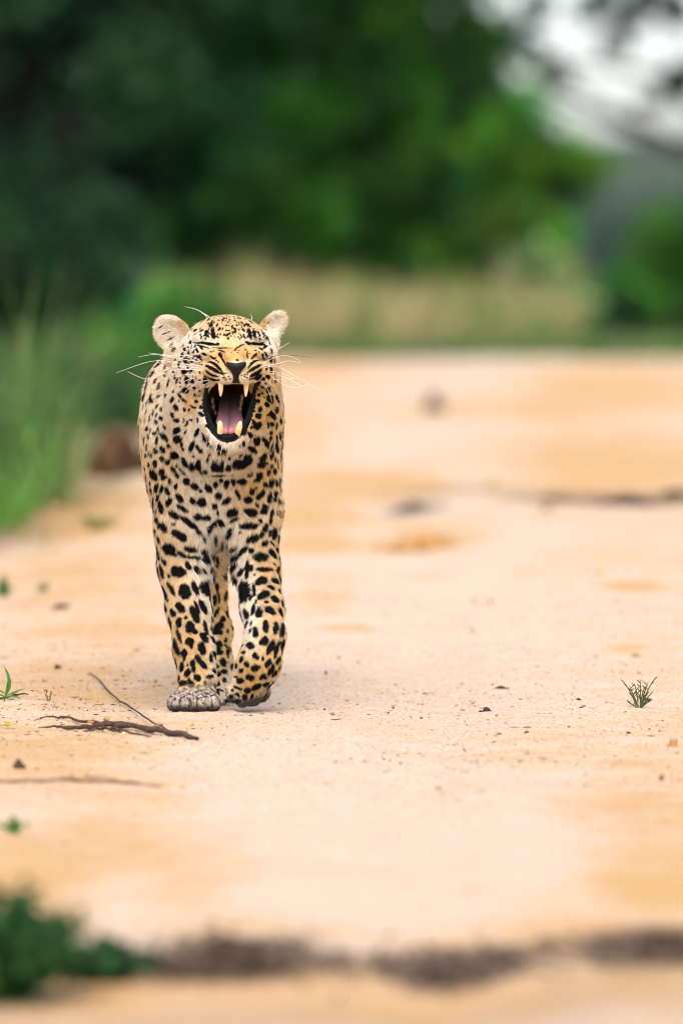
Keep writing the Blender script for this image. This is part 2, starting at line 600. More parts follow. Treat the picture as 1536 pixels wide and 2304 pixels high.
# far wooded hillside
r = np.random.default_rng(21)
k = 900
fx = r.uniform(-40, 70, k)
fy = r.uniform(150, 420, k)
fz = zt(fx, fy)
pts, cols = [], []
for i in range(k):
    h = r.uniform(1.6, 3.0)
    q = r.normal(size=(60, 3)) * [h * .33, h * .33, h * .24]
    q += [fx[i], fy[i], fz[i] + h * .55]
    pts.append(q)
    cols.append(np.tile(np.array([.022, .045, .030]) * r.uniform(.5, 1.5), (60, 1)))
v, f, cv = leaves(np.concatenate(pts), .6, .32, np.concatenate(cols), r)
o = mesh_obj('distant_woodland', v, f, M_LEAF, smooth=False)
set_col(o.data, 'col', cv)
tag(o, 'far grey green woodland on the hillside at right', 'woodland', kind='stuff')


# ------------------------------------------------------------------ grass
def grass_patch(name, label, n_, px0, px1, D0, D1, hmin, hmax, pal, wd, lean, seed, dens=None, group=None):
    r = np.random.default_rng(seed)
    D = r.uniform(D0, D1, n_)
    px = r.uniform(px0, px1, n_)
    x = (px - 768) * S * D / DIST
    y = D - DIST
    if dens is not None:
        keep = dens(x, y, px, r)
        x, y, px = x[keep], y[keep], px[keep]
    m = len(x)
    # gather in tussocks
    nt_ = max(5, m // 28)
    ti = r.integers(0, m, nt_)
    which = r.integers(0, nt_, m)
    blend = r.uniform(0, 1, m) < 0.75
    x = np.where(blend, x[ti][which] + r.normal(size=m) * .03, x)
    y = np.where(blend, y[ti][which] + r.normal(size=m) * .03, y)
    tb = r.uniform(.55, 1.2, nt_)[which]
    h = r.uniform(hmin, hmax, m) * np.where(blend, tb, 1)
    h = h * (1 + .35 * snoise(np.stack([x, y, 0 * x], 1), 4.0, seed, 2))
    pal = np.array(pal)
    pc = np.where(blend, r.integers(0, len(pal), nt_)[which], r.integers(0, len(pal), m))
    cc = pal[pc] * r.uniform(.75, 1.25, (m, 1))
    v, f, cv = blades(m, (x, y), h, wd, lean, cc, r)
    o = mesh_obj(name, v, f, M_GRASS, smooth=False)
    set_col(o.data, 'col', cv)
    tag(o, label, 'grass', kind='stuff')
    return o


TAN = [(.50, .36, .15), (.42, .31, .12), (.52, .39, .18), (.28, .31, .10), (.15, .24, .05), (.10, .18, .03)]
GRN = [(.035, .13, .012), (.045, .15, .015), (.018, .065, .01), (.13, .18, .055), (.02, .09, .012), (.15, .16, .06)]
grass_patch('dry_grass', 'band of tan dry grass behind the far edge of the track', 13000, 350, 1270, 38.5, 48, .22, .46, TAN, .006, .4, 31)
grass_patch('short_green_grass', 'low green grass along the far edge of the track', 6000, 500, 2000, 37.2, 39.5, .06, .17, [(.08, .17, .03), (.14, .22, .05), (.20, .24, .09)], .006, .5, 32)
grass_patch('green_verge_grass', 'tall green grass on the verge at the left', 14000, -2400, 420, 21, 34, .10, .34, GRN, .005, .8, 33,
            lambda x, y, px, r: verge_in(x, y) > .12 + .10 * r.uniform(0, 1, len(x)))
grass_patch('near_verge_grass', 'bright green grass clump beside the sand at the left edge', 2600, -900, 150, 19.2, 23, .10, .26, [(.12, .30, .03), (.07, .24, .02), (.17, .32, .07)], .005, .8, 34,
            lambda x, y, px, r: verge_in(x, y) > .04)

grass_patch('wispy_grass', 'tall wispy grass blades leaning at the left edge in front of the bushes', 420, -420, 130, 20.5, 25, .38, .75, [(.06, .16, .02), (.12, .17, .05), (.035, .11, .012)], .0045, 1.1, 35,
            lambda x, y, px, r: verge_in(x, y) > .06)
grass_patch('verge_edge_grass', 'sparse yellowing grass spilling from the verge onto the sand', 900, -200, 420, 18.6, 27, .02, .08, [(.34, .30, .08), (.22, .26, .06), (.40, .32, .12)], .003, 1.0, 36,
            lambda x, y, px, r: (verge_in(x, y) > -.16) & (verge_in(x, y) < .12))

# ------------------------------------------------------------------ leopard: one continuous body grown from blended volumes
leo = empty('leopard', (-0.23, 0.1, 0))
tag(leo, 'spotted leopard walking towards us on the sand, mouth wide open, eyes shut', 'leopard')

X0 = (300 - 768) * S - .015
X1 = (662 - 768) * S + .012
ax = axis([(X0, X1, .0021)])
ay = axis([(-.245, .10, .0023), (.10, .40, .0042), (.40, 1.28, .0065)])
az = axis([(-.006, .42, .0030), (.42, .80, .0021)])
FIELD = np.full((len(ax), len(ay), len(az)), .08, dtype=np.float32)


def sub(lo, hi):
    s = []
    for a, l_, h_ in zip((ax, ay, az), lo, hi):
        s.append(slice(max(0, np.searchsorted(a, l_) - 1), min(len(a), np.searchsorted(a, h_) + 1)))
    return s


def blendin(s, d, k, op):
    a = FIELD[s[0], s[1], s[2]]
    if op == 'add':
        h = np.maximum(k - np.abs(a - d), 0) / k
        FIELD[s[0], s[1], s[2]] = np.minimum(a, d) - h * h * k * .25
    else:
        d = -d
        h = np.maximum(k - np.abs(a - d), 0) / k
        FIELD[s[0], s[1], s[2]] = np.maximum(a, d) + h * h * k * .25


def grid(s):
    return (ax[s[0]][:, None, None].astype(np.float32), ay[s[1]][None, :, None].astype(np.float32), az[s[2]][None, None, :].astype(np.float32))


def ell(px, py, f, rx, rf, rz, k=14, op='add', roll=0, yaw=0, pitch=0):
    c = P(px, py, f)
    sc_ = S * (DIST - f * S) / DIST
    rad = np.array([rx, rf, rz]) * sc_
    k = k * S
    R = (math.cos(radians(roll)), math.sin(radians(roll)))
    m = (rad.max() if (roll or yaw or pitch) else rad) + k + .006
    s = sub(c - m, c + m)
    x, y, z = grid(s)
    x, y, z = x - c[0], y - c[1], z - c[2]
    if yaw:
        a, b_ = math.cos(radians(yaw)), math.sin(radians(yaw))
        x, y = x * a + y * b_, -x * b_ + y * a
    if roll:
        x, z = x * R[0] + z * R[1], -x * R[1] + z * R[0]
    if pitch:
        a, b_ = math.cos(radians(pitch)), math.sin(radians(pitch))
        y, z = y * a + z * b_, -y * b_ + z * a
    k0 = np.sqrt((x / rad[0]) ** 2 + (y / rad[1]) ** 2 + (z / rad[2]) ** 2)
    k1 = np.sqrt((x / rad[0] ** 2) ** 2 + (y / rad[1] ** 2) ** 2 + (z / rad[2] ** 2) ** 2) + 1e-6
    blendin(s, k0 * (k0 - 1) / k1, k, op)


def cone(a, b_, ra, rb, k=14, op='add'):
    A, B = P(*a), P(*b_)
    ra, rb = ra * S * (DIST - a[2] * S) / DIST, rb * S * (DIST - b_[2] * S) / DIST
    k = k * S
    m = max(ra, rb) + k + .006
    s = sub(np.minimum(A, B) - m, np.maximum(A, B) + m)
    x, y, z = grid(s)
    d = B - A
    h = np.clip(((x - A[0]) * d[0] + (y - A[1]) * d[1] + (z - A[2]) * d[2]) / (d @ d), 0, 1)
    dd = np.sqrt((x - A[0] - h * d[0]) ** 2 + (y - A[1] - h * d[1]) ** 2 + (z - A[2] - h * d[2]) ** 2) - (ra + (rb - ra) * h)
    blendin(s, dd, k, op)


def chain(pts, k=14, op='add'):
    for a, b_ in zip(pts[:-1], pts[1:]):
        cone(a[:3], b_[:3], a[3], b_[3], k, op)


# trunk
ell(478, 985, -420, 128, 330, 150, 60)
ell(482, 1000, -760, 112, 260, 125, 60)
ell(486, 965, -960, 112, 190, 140, 60)
ell(392, 905, -230, 66, 130, 105, 50)
ell(566, 905, -230, 62, 130, 105, 50)
ell(386, 1000, -170, 66, 140, 150, 45)
ell(570, 1000, -170, 62, 140, 150, 45)
ell(478, 1075, -160, 118, 115, 145, 45)
ell(484, 1160, -205, 60, 90, 75, 40)
# neck and ruff
cone((508, 830, -10), (478, 950, -210), 92, 128, 40)
ell(496, 955, -25, 118, 95, 110, 40)
ell(428, 885, 0, 56, 75, 82, 34)
ell(592, 885, 0, 38, 75, 82, 34)
# fore leg on the ground
chain([(412, 1090, -125, 68), (413, 1190, -140, 60), (414, 1275, -150, 54), (425, 1370, -110, 46), (437, 1460, -50, 41), (445, 1530, -25, 42)], 24)
ell(438, 1570, 8, 50, 56, 28, 22)
for tx, tf, tw in ((394, 42, 17), (421, 58, 19), (452, 60, 19), (479, 46, 17)):
    ell(tx, 1581, tf, tw, 30, 20, 7)
# fore leg lifted in mid step
chain([(560, 1090, -120, 64), (567, 1190, -125, 55), (578, 1285, -115, 48), (590, 1370, -60, 44), (597, 1432, 10, 40), (583, 1492, 30, 44), (562, 1540, 20, 40)], 22)
for tx, ty, tf, tw in ((527, 1560, 22, 17), (547, 1570, 30, 18), (569, 1567, 22, 18), (588, 1552, 4, 15)):
    ell(tx, ty, tf, tw, 20, 19, 8, roll=-20)
ell(592, 1558, -24, 15, 16, 20, 8, roll=-20)
# hind legs
chain([(440, 1010, -900, 92), (448, 1150, -640, 72), (466, 1245, -470, 42), (478, 1330, -470, 28), (491, 1420, -460, 27), (494, 1490, -370, 25), (490, 1540, -320, 27)], 24)
ell(486, 1566, -280, 30, 52, 22, 14)
for tx, tf in ((466, -238), (480, -228), (494, -230), (506, -242)):
    ell(tx, 1575, tf, 10, 20, 14, 5)
chain([(548, 1010, -960, 85), (566, 1150, -800, 66), (578, 1240, -720, 40), (584, 1370, -860, 28), (582, 1440, -880, 26), (578, 1500, -850, 28)], 24)
ell(576, 1518, -810, 30, 52, 22, 14)
# tail, hanging behind the hind quarters
chain([(500, 930, -1120, 30), (545, 1060, -1180, 24), (575, 1200, -1220, 20), (580, 1330, -1280, 18), (578, 1410, -1360, 17), (576, 1400, -1440, 14)], 14)
# skull, cheeks and jaw
ell(510, 783, 60, 96, 100, 70, 25)
ell(512, 760, 95, 72, 60, 46, 20)
ell(440, 832, 55, 44, 62, 62, 26)
ell(588, 830, 55, 38, 62, 60, 26)
ell(512, 925, 25, 78, 75, 66, 24)
chain([(446, 862, 72, 30), (455, 905, 78, 26), (468, 945, 86, 23), (492, 984, 98, 19), (514, 992, 104, 19)], 10)
chain([(598, 858, 72, 28), (586, 900, 78, 26), (568, 942, 86, 23), (536, 984, 98, 19), (514, 992, 104, 19)], 10)
# the open mouth
ell(517, 910, 170, 54, 140, 62, 5, 'cut')
ell(518, 885, 170, 58, 140, 32, 5, 'cut')
ell(513, 942, 160, 41, 125, 40, 5, 'cut')
ell(518, 905, 60, 42, 60, 40, 8, 'cut')
# brow, bridge of the nose, muzzle
cone((516, 768, 125), (530, 812, 205), 34, 20, 16)
ell(470, 757, 126, 34, 26, 15, 8, roll=6)
ell(572, 755, 122, 32, 26, 15, 8, roll=-6)
ell(464, 795, 122, 36, 30, 16, 7, roll=-12)
ell(585, 793, 118, 30, 30, 16, 7, roll=12)
ell(492, 803, 156, 24, 24, 15, 6, roll=-25)
ell(563, 800, 154, 20, 24, 15, 6, roll=25)
ell(464, 842, 112, 30, 52, 30, 16)
ell(591, 840, 110, 25, 52, 30, 16)
ell(497, 836, 168, 38, 42, 26, 10, roll=-12)
ell(563, 835, 168, 33, 42, 26, 10, roll=14)
ell(512, 848, 196, 20, 24, 15, 6)
ell(549, 848, 196, 18, 24, 15, 6)
ell(530, 822, 206, 22, 18, 16, 6)
# lips
RIM = [(466, 868, 122), (463, 890, 112), (464, 915, 106), (471, 943, 108), (482, 965, 116), (496, 980, 124), (512, 985, 127), (528, 980, 124), (543, 965, 116),
       (556, 941, 108), (565, 915, 106), (570, 890, 112), (576, 866, 122)]
chain([(*q, 5.0 + 2.5 * (q[1] > 960)) for q in RIM], 4)
# ears: shallow cups
for (ex, ey, er, roll, yaw, w_, h_) in ((391, 755, 6, 38, 10, 37, 49), (607, 737, 6, -38, 0, 22, 42)):
    ell(ex, ey, er, w_, 10, h_, 12, roll=roll, yaw=yaw)
    ell(ex - (3 if ex < 500 else -3), ey - 2, er + 10, w_ * .82, 14, h_ * .84, 4, 'cut', roll=roll, yaw=yaw)
ell(392, 803, 10, 19, 14, 24, 8, roll=20)
ell(600, 772, 20, 24, 30, 26, 14)


def surface_nets(F_):
    ins = F_ < 0
    nx, ny, nz = F_.shape
    cs = np.zeros((nx - 1, ny - 1, nz - 1), np.int8)
    for i in (0, 1):
        for j in (0, 1):
            for k_ in (0, 1):
                cs += ins[i:nx - 1 + i, j:ny - 1 + j, k_:nz - 1 + k_]
    act = np.argwhere((cs > 0) & (cs < 8))
    n_ = len(act)
    vid = np.full(cs.shape, -1, np.int32)
    vid[act[:, 0], act[:, 1], act[:, 2]] = np.arange(n_)
    acc = np.zeros((n_, 3))
    cnt = np.zeros(n_)
    corners = [(i, j, k_) for i in (0, 1) for j in (0, 1) for k_ in (0, 1)]
    val = {c: F_[act[:, 0] + c[0], act[:, 1] + c[1], act[:, 2] + c[2]] for c in corners}
    for c in corners:
        for a in range(3):
            if c[a] == 0:
                e = list(c)
                e[a] = 1
                va, vb = val[c], val[tuple(e)]
                m = (va < 0) != (vb < 0)
                t = va[m] / (va[m] - vb[m])
                p = np.tile(np.array(c, float), (m.sum(), 1))
                p[:, a] = t
                acc[m] += p
                cnt[m] += 1
    loc = acc / cnt[:, None]
    v = np.empty((n_, 3))
    for a, g in enumerate((ax, ay, az)):
        i = act[:, a]
        v[:, a] = g[i] + loc[:, a] * (g[i + 1] - g[i])
    fs = []
    for a in range(3):
        s0 = [slice(None)] * 3
        s1 = [slice(None)] * 3
        s0[a] = slice(0, -1)
        s1[a] = slice(1, None)
        A, B = ins[tuple(s0)], ins[tuple(s1)]
        e = np.argwhere(A != B)
        b1, b2 = (a + 1) % 3, (a + 2) % 3
        e = e[(e[:, b1] > 0) & (e[:, b2] > 0) & (e[:, b1] < cs.shape[b1]) & (e[:, b2] < cs.shape[b2])]
        flip = A[e[:, 0], e[:, 1], e[:, 2]]

        def cell(d1, d2):
            q = e.copy()
            q[:, b1] -= d1
            q[:, b2] -= d2
            return vid[q[:, 0], q[:, 1], q[:, 2]]
        q = np.stack([cell(1, 1), cell(0, 1), cell(0, 0), cell(1, 0)], 1)
        q[~flip] = q[~flip][:, ::-1]
        fs.append(q)
    return v, np.concatenate(fs)


BV, BF = surface_nets(FIELD)
del FIELD
# keep the largest connected shell only
par = np.arange(len(BV))
for _ in range(200):
    m = par[BF].min(1)
    old = par.copy()
    np.minimum.at(par, BF.ravel(), np.repeat(m, 4))
    par = par[par]
    if (par == old).all():
        break
ids, cnts = np.unique(par, return_counts=True)
keepv = par == ids[cnts.argmax()]
remap = np.cumsum(keepv) - 1
BF = remap[BF[keepv[BF[:, 0]]]]
BV = BV[keepv]
# light smoothing
for _ in range(2):
    s_ = np.zeros_like(BV)
    c_ = np.zeros(len(BV))
    for a, b_ in ((0, 1), (1, 2), (2, 3), (3, 0)):
        for k in range(3):
            s_[:, k] += np.bincount(BF[:, a], BV[BF[:, b_], k], len(BV)) + np.bincount(BF[:, b_], BV[BF[:, a], k], len(BV))
        c_ += np.bincount(BF[:, a], minlength=len(BV)) + np.bincount(BF[:, b_], minlength=len(BV))
    BV = BV * .5 + .5 * s_ / c_[:, None]
BV[:, 2] = np.maximum(BV[:, 2], .0015)
fn = np.cross(BV[BF[:, 2]] - BV[BF[:, 0]], BV[BF[:, 3]] - BV[BF[:, 1]])
BN = np.zeros_like(BV)
for a in range(4):
    for k in range(3):
        BN[:, k] += np.bincount(BF[:, a], fn[:, k], len(BV))
BN /= np.linalg.norm(BN, axis=1)[:, None] + 1e-12
TRI = np.concatenate([BF[:, [0, 1, 2]], BF[:, [0, 2, 3]]])

# ------------------------------------------------------------------ coat pattern: spots read off the animal, region by region, plus painted wrinkle shade
# region: x0, y0, scale; then "x y long short angle" for each spot
SPOTS_FOLD_SHADE = [
 (300, 860, 8.533, "510 60 45 18 95,490 130 28 22 0,690 45 45 22 100,640 255 40 28 120,490 280 45 22 150,345 320 90 22 95,380 370 40 25 90,470 460 40 24 110,580 520 48 38 150,605 430 30 14 130,755 345 48 28 110,775 180 40 20 110,825 490 60 38 60,400 600 50 18 95,460 640 30 18 90,770 620 55 30 65,570 690 48 42 0,850 725 60 40 10,455 765 42 32 60,335 690 70 14 95,625 855 48 28 55,285 890 50 36 110,500 900 42 22 80,420 980 38 28 140,345 930 40 14 90,845 925 75 58 135,860 1080 76 70 0,610 1050 100 48 40,310 1050 50 22 95,230 1130 65 22 92,470 1120 80 26 95,700 1215 42 36 30,275 1250 65 22 95,440 1310 60 38 70,570 1285 65 48 60,820 1385 85 75 45,190 1300 70 24 90,255 1410 45 24 90,200 1420 60 18 90,315 1380 50 16 95,365 1410 50 18 90,560 1470 60 42 50,660 1530 52 48 20,435 1570 68 40 95,320 1580 45 26 90,240 1640 50 30 70,840 1600 32 24 60,760 1670 60 36 60,1005 160 62 60 0,1170 105 36 34 0,1185 250 36 36 0,1210 370 38 36 0,1300 475 36 34 0,1270 165 22 20 0,1265 265 18 14 0,1090 75 18 14 0,1270 65 18 14 0,910 185 18 14 0,910 80 20 18 0,895 260 60 26 55,960 340 60 22 30,1015 380 24 16 150,880 360 35 14 80,985 525 50 26 80,1145 470 70 20 30,1085 515 40 20 120,1305 620 60 36 40,970 730 50 14 80,1030 790 60 28 110,1110 725 38 22 40,1240 730 50 16 80,1010 960 40 20 110,1225 960 90 36 115,1360 1040 85 32 75,1480 1190 60 50 40,945 1190 50 26 80,970 1265 40 22 70,1135 1210 100 42 110,1240 1235 60 30 70,1300 1310 50 34 50,1430 1480 48 24 105,1470 1380 30 22 0,1160 1405 24 20 0,1010 1520 100 50 70,1140 1600 95 55 100,1255 1590 85 55 80,130 690 40 14 100,175 750 40 14 95,245 740 50 12 92,140 880 50 14 95,190 1040 40 14 90,270 560 60 12 100,210 480 50 14 105,280 400 60 12 105"),
 (480, 860, 8.533, "845 125 26 24 0,945 85 34 32 0,1045 130 72 42 95,875 240 34 34 0,940 215 24 24 0,980 290 20 18 0,860 360 38 36 0,1105 330 90 60 60,1215 330 110 26 65,1030 430 60 40 50,1200 525 60 45 90,895 525 65 38 110,1025 600 48 30 70,870 650 60 55 0,1135 640 80 45 60,1270 740 65 50 60,860 840 85 70 150,760 740 30 20 90,725 870 36 18 110,795 560 24 18 90,1035 810 75 22 85,1110 790 45 40 60,1190 830 80 42 80,1090 960 44 32 80,1310 970 75 50 80,710 1020 50 42 110,680 1090 36 26 100,825 1120 90 62 95,1000 1150 105 42 62,1075 1070 65 28 85,1190 1080 85 48 75,1190 1250 110 50 70,1350 1180 85 50 100,745 1285 90 48 35,440 1275 48 26 140,575 1185 45 24 110,500 1215 20 16 0,130 1345 40 38 0,220 1350 28 24 90,310 1455 34 24 110,515 1400 50 26 140,640 1500 115 78 120,520 1570 130 75 0,415 1580 60 55 90,945 1430 90 60 110,910 1560 80 75 0,1110 1380 100 40 100,1090 1410 50 36 60,1170 1490 50 24 80,1300 1420 110 40 85,1020 1550 22 22 0,1100 1610 44 32 100,1350 1560 110 28 100,1215 1580 90 22 85,285 1630 55 50 90,165 1610 100 34 95,30 1610 80 65 90,1300 600 60 20 75,1385 1330 60 18 95"),
 (300, 1040, 8.533, "395 240 100 60 60,545 180 65 50 110,590 280 50 48 0,220 280 50 10 90,270 290 70 20 80,345 400 50 14 80,360 540 65 28 85,270 530 55 40 60,240 460 40 14 90,455 490 90 38 100,550 510 75 30 100,655 550 80 40 70,710 360 50 34 80,755 130 60 36 55,830 230 65 36 55,900 140 40 28 45,970 205 45 26 45,815 470 55 32 100,1020 370 72 65 40,1180 460 75 55 25,1390 155 55 48 90,1310 160 60 30 90,1310 370 24 14 110,1295 550 40 35 90,1440 505 85 58 50,890 680 90 55 50,685 760 80 50 110,480 690 65 30 105,400 760 80 24 95,335 760 70 18 90,540 860 110 42 75,1140 740 72 48 60,1320 765 78 78 0,950 890 110 40 32,370 930 80 18 75,460 940 50 10 90,790 1015 105 55 35,1250 1050 80 55 10,1400 1060 95 45 0,1010 1110 95 50 30,1130 1200 110 48 38,1255 1340 55 42 20,1350 1465 60 32 55,770 1180 40 26 20,460 1120 60 34 70,570 1230 90 62 40,620 1310 60 38 40,850 1380 110 70 25,950 1440 80 70 40,435 1340 60 20 85,500 1490 70 24 75,680 1640 100 75 20,1110 1660 105 45 10,1490 1260 85 45 130,420 1650 50 14 90"),
 (480, 1040, 8.533, "110 110 70 40 90,145 330 50 40 90,45 420 62 38 100,255 410 85 50 100,380 370 75 38 80,545 365 90 60 10,700 235 52 36 150,370 210 40 12 90,880 240 65 55 45,840 335 70 40 150,1045 190 60 32 105,1160 175 60 34 95,1100 400 85 45 100,990 430 55 40 60,1195 400 60 28 85,1270 300 100 34 90,95 640 65 58 0,470 610 90 34 65,740 550 55 45 100,810 495 30 24 0,870 650 75 48 135,940 590 65 38 100,1075 690 100 45 95,1180 610 60 36 80,1165 710 40 32 90,250 740 100 48 145,670 720 75 65 20,840 820 55 28 60,20 830 60 50 90,990 850 55 45 30,960 945 65 60 0,370 960 105 80 165,720 950 115 62 12,750 990 80 55 0,1110 970 75 36 100,400 1115 95 36 160,85 960 55 22 80,140 1160 90 50 50,900 1130 48 34 50,1090 1120 75 28 95,690 1225 165 55 -3,990 1270 85 48 110,930 1390 65 40 110,1080 1370 70 26 90,1165 1370 110 45 95,305 1385 100 55 120,515 1355 32 22 0,755 1470 115 65 160,40 1470 85 30 95,170 1570 100 42 100,985 1560 65 45 130,1120 1560 60 18 50,20 1200 60 50 90"),
 (340, 1220, 8.533, "105 210 120 36 78,340 150 120 75 35,430 220 70 40 30,250 370 85 28 65,770 145 105 55 5,590 230 100 36 35,740 280 55 28 20,885 300 70 36 25,1010 190 75 60 90,1040 330 80 60 80,710 460 90 45 60,885 540 90 45 55,990 560 50 36 60,510 570 125 90 5,135 610 130 26 80,215 580 120 30 80,345 640 45 22 60,400 910 130 36 65,280 980 150 36 65,650 950 135 95 75,845 890 140 48 70,1050 890 140 80 70,290 1260 95 32 72,420 1360 75 45 65,560 1260 105 62 55,880 1250 115 30 68,1000 1250 135 52 65,840 1400 160 62 68,540 1540 85 50 105,665 1450 34 28 90,390 1590 120 32 75,750 1640 100 80 90,1035 1620 100 30 75,1185 650 130 42 92,1195 300 60 30 85,1265 390 100 28 85,1265 870 95 32 85,1200 1130 100 52 105,1305 1080 90 18 88,1265 1350 95 34 110,1370 1510 85 50 110,1300 1620 90 60 150,1150 1480 60 40 90"),
 (480, 1220, 8.533, "390 140 65 36 150,570 170 110 50 130,730 170 50 45 0,905 290 130 80 0,1130 220 100 42 55,400 320 80 60 120,400 500 90 55 100,270 470 60 26 95,310 620 100 30 90,525 590 80 42 120,650 550 170 40 93,725 510 65 40 100,985 525 140 42 0,1170 430 30 18 50,1235 530 65 30 100,790 630 24 20 90,930 745 110 70 160,1190 750 75 45 35,1295 720 95 26 80,580 970 180 90 100,780 930 110 30 85,425 980 110 40 65,1115 880 75 34 30,1265 945 50 30 70,965 1020 110 70 160,715 1070 58 34 100,1185 1100 80 50 40,1020 1155 42 28 20,1315 1180 65 24 85,515 1210 60 18 70,815 1150 40 18 100,1090 1320 95 55 30,1140 1370 50 40 0,765 1310 110 36 98,880 1370 85 60 115,1280 1360 90 34 75,640 1390 100 42 70"),
 (360, 1400, 8.533, "225 90 100 32 80,375 40 60 50 70,575 110 90 75 45,670 190 50 42 40,370 270 115 36 75,875 130 130 34 75,850 300 105 55 60,570 385 75 70 0,600 460 50 36 90,310 480 165 42 75,470 600 70 55 90,470 690 60 30 95,805 510 115 65 70,325 790 100 24 78,425 870 95 40 95,530 830 28 18 90,740 710 90 45 65,830 820 90 50 55,625 800 60 45 90,650 900 70 36 90,970 700 85 30 90,530 980 80 52 110,720 1070 65 62 0,560 1105 28 26 90,955 1045 70 36 165,1040 945 50 34 60,350 1100 70 28 95,440 1185 80 58 150,610 1220 62 62 0,740 1245 40 32 0,870 1220 75 32 70,1050 1225 45 42 0,1125 1210 65 28 80,860 1310 60 26 170,700 1330 35 35 0,480 1285 50 18 20,1110 1380 100 34 85,980 170 110 34 90,1110 180 90 62 10,1170 60 70 60 90,1100 460 95 75 150,1260 350 45 30 90,1310 590 80 34 85,1050 640 75 45 55,1220 780 85 55 75,1080 850 45 45 0,1240 955 75 38 20,1120 1000 50 45 90,1240 1110 45 40 90,1300 180 40 25 90"),
 (480, 1400, 8.533, "590 110 85 45 120,735 30 50 18 100,810 195 90 50 85,710 180 45 20 95,1005 80 110 55 90,1195 110 110 45 95,1320 160 120 36 92,475 350 90 30 105,705 455 70 65 20,970 375 90 72 130,1095 490 125 55 112,1205 530 150 36 105,1320 440 100 34 105,1330 580 60 16 95,585 585 36 32 0,545 715 58 34 110,805 655 68 50 40,950 705 45 28 90,1245 735 80 36 110,1050 800 85 50 120,645 810 55 45 60,815 880 88 52 165,1110 920 110 42 115,1170 985 70 32 125,1260 870 60 14 115,540 930 45 40 0,450 840 50 40 90,705 1060 70 58 0,940 1040 65 40 130,1000 1070 36 24 0,520 1120 65 55 0,440 1050 36 20 0,830 1240 100 48 145,1010 1190 60 36 140,650 1310 60 55 0,460 1260 80 24 20,470 1390 50 34 40,600 1440 60 50 90,370 1310 32 24 50,340 1430 40 36 0,460 1520 55 34 0,740 1420 50 26 120"),
 (400, 690, 6.4, "355 215 55 25 115,265 215 20 12 100,205 335 30 18 90,255 345 30 18 160,480 270 35 22 150,455 185 30 18 130,570 265 26 12 120,410 370 32 22 110,440 425 24 12 60,505 370 85 32 82,325 405 22 10 150,340 350 30 9 140,255 400 30 8 150,605 320 22 18 110,648 320 25 12 100,615 400 16 9 110,665 408 20 12 110,710 410 26 14 120,575 400 16 8 100,700 345 16 12 0,740 345 14 10 0,705 270 14 12 0,735 270 14 10 0,790 275 14 10 0,850 270 20 14 50,780 315 16 8 90,830 315 14 10 0,790 390 14 9 90,880 385 12 10 0,905 410 18 12 70,945 420 28 14 95,870 440 12 10 0,770 430 10 8 0,820 440 10 8 0,880 330 14 12 0,945 340 30 18 40,1010 270 45 16 35,960 270 20 14 60,1035 380 80 28 75,1100 385 60 24 75,1170 395 36 10 45,890 175 35 12 20,810 155 18 12 0,750 195 14 10 0,700 170 16 10 0,650 200 20 12 120,600 140 16 10 0,560 145 20 14 0,640 150 16 10 0,700 140 20 10 0,990 180 25 14 30,1050 225 40 16 40,1110 240 20 10 60,880 235 16 8 100,740 150 14 9 0,690 210 14 9 0,720 230 12 8 0,1200 350 50 8 50,1280 440 60 9 60,1320 530 50 10 75,450 534 128 22 8,580 538 26 17 20,310 522 110 11 0,360 574 95 13 15,250 568 28 11 120,1120 534 122 22 5,1010 525 45 20 25,1235 542 44 13 15,890 572 80 11 -30,640 596 80 10 -4,640 640 50 10 20,190 515 26 14 90,200 575 40 6 90,345 600 30 14 30,230 645 30 14 130,165 655 36 16 95,60 690 30 14 110,105 615 25 14 110,80 565 18 12 0,240 715 24 18 120,290 735 35 18 115,115 780 40 28 90,20 820 30 20 80,200 790 20 18 80,330 770 36 22 100,385 685 36 16 20,480 650 14 9 0,520 640 14 8 0,500 735 40 14 40,530 745 30 14 150,555 780 14 13 0,585 800 12 11 0,620 690 40 18 50,665 790 90 16 58,510 815 140 19 30,490 890 145 25 28,480 975 120 17 22,650 960 60 8 0,470 1035 100 20 15,590 1050 20 9 0,670 1020 20 11 0,730 1005 15 11 0,690 1050 14 9 0,750 1040 14 8 0,90 935 42 36 0,200 920 30 24 0,125 1060 60 28 95,225 1070 36 28 90,265 1025 20 16 90,320 1060 16 12 0,1100 795 100 17 -32,1115 880 125 22 -30,1130 960 110 25 -28,1160 1020 60 34 -30,960 985 13 11 0,1000 980 13 11 0,965 1010 13 10 0,1000 1020 13 10 0,920 990 10 9 0,1040 1040 15 11 0,1075 1035 15 13 0,1110 700 50 16 140,1070 740 24 13 140,1165 660 20 13 60,1225 720 36 14 80,1275 695 34 16 70,1200 610 40 14 30,1260 580 45 16 150,1000 690 60 10 90,1335 770 48 22 95,1345 910 50 25 80,1275 890 30 18 90,1390 790 40 10 85,1300 1010 35 28 60,1225 1030 30 24 60,1345 1080 36 12 90,1395 960 40 14 90,1260 1100 16 14 0,1400 1060 40 12 90,1350 640 36 12 80,1210 1140 20 18 0,690 275 10 8 0,400 1075 70 36 90,1160 1085 55 34 100,760 240 10 8 0,830 360 9 7 0,640 240 10 7 0,920 300 12 8 0,850 230 10 7 0,660 120 16 9 0,780 130 18 9 10,850 145 18 10 0,950 150 20 10 20,520 170 20 10 150,500 210 20 8 150,620 640 60 5 10,640 600 90 5 -4"),  # thin lines between eyes and nose paint the shade of skin folds
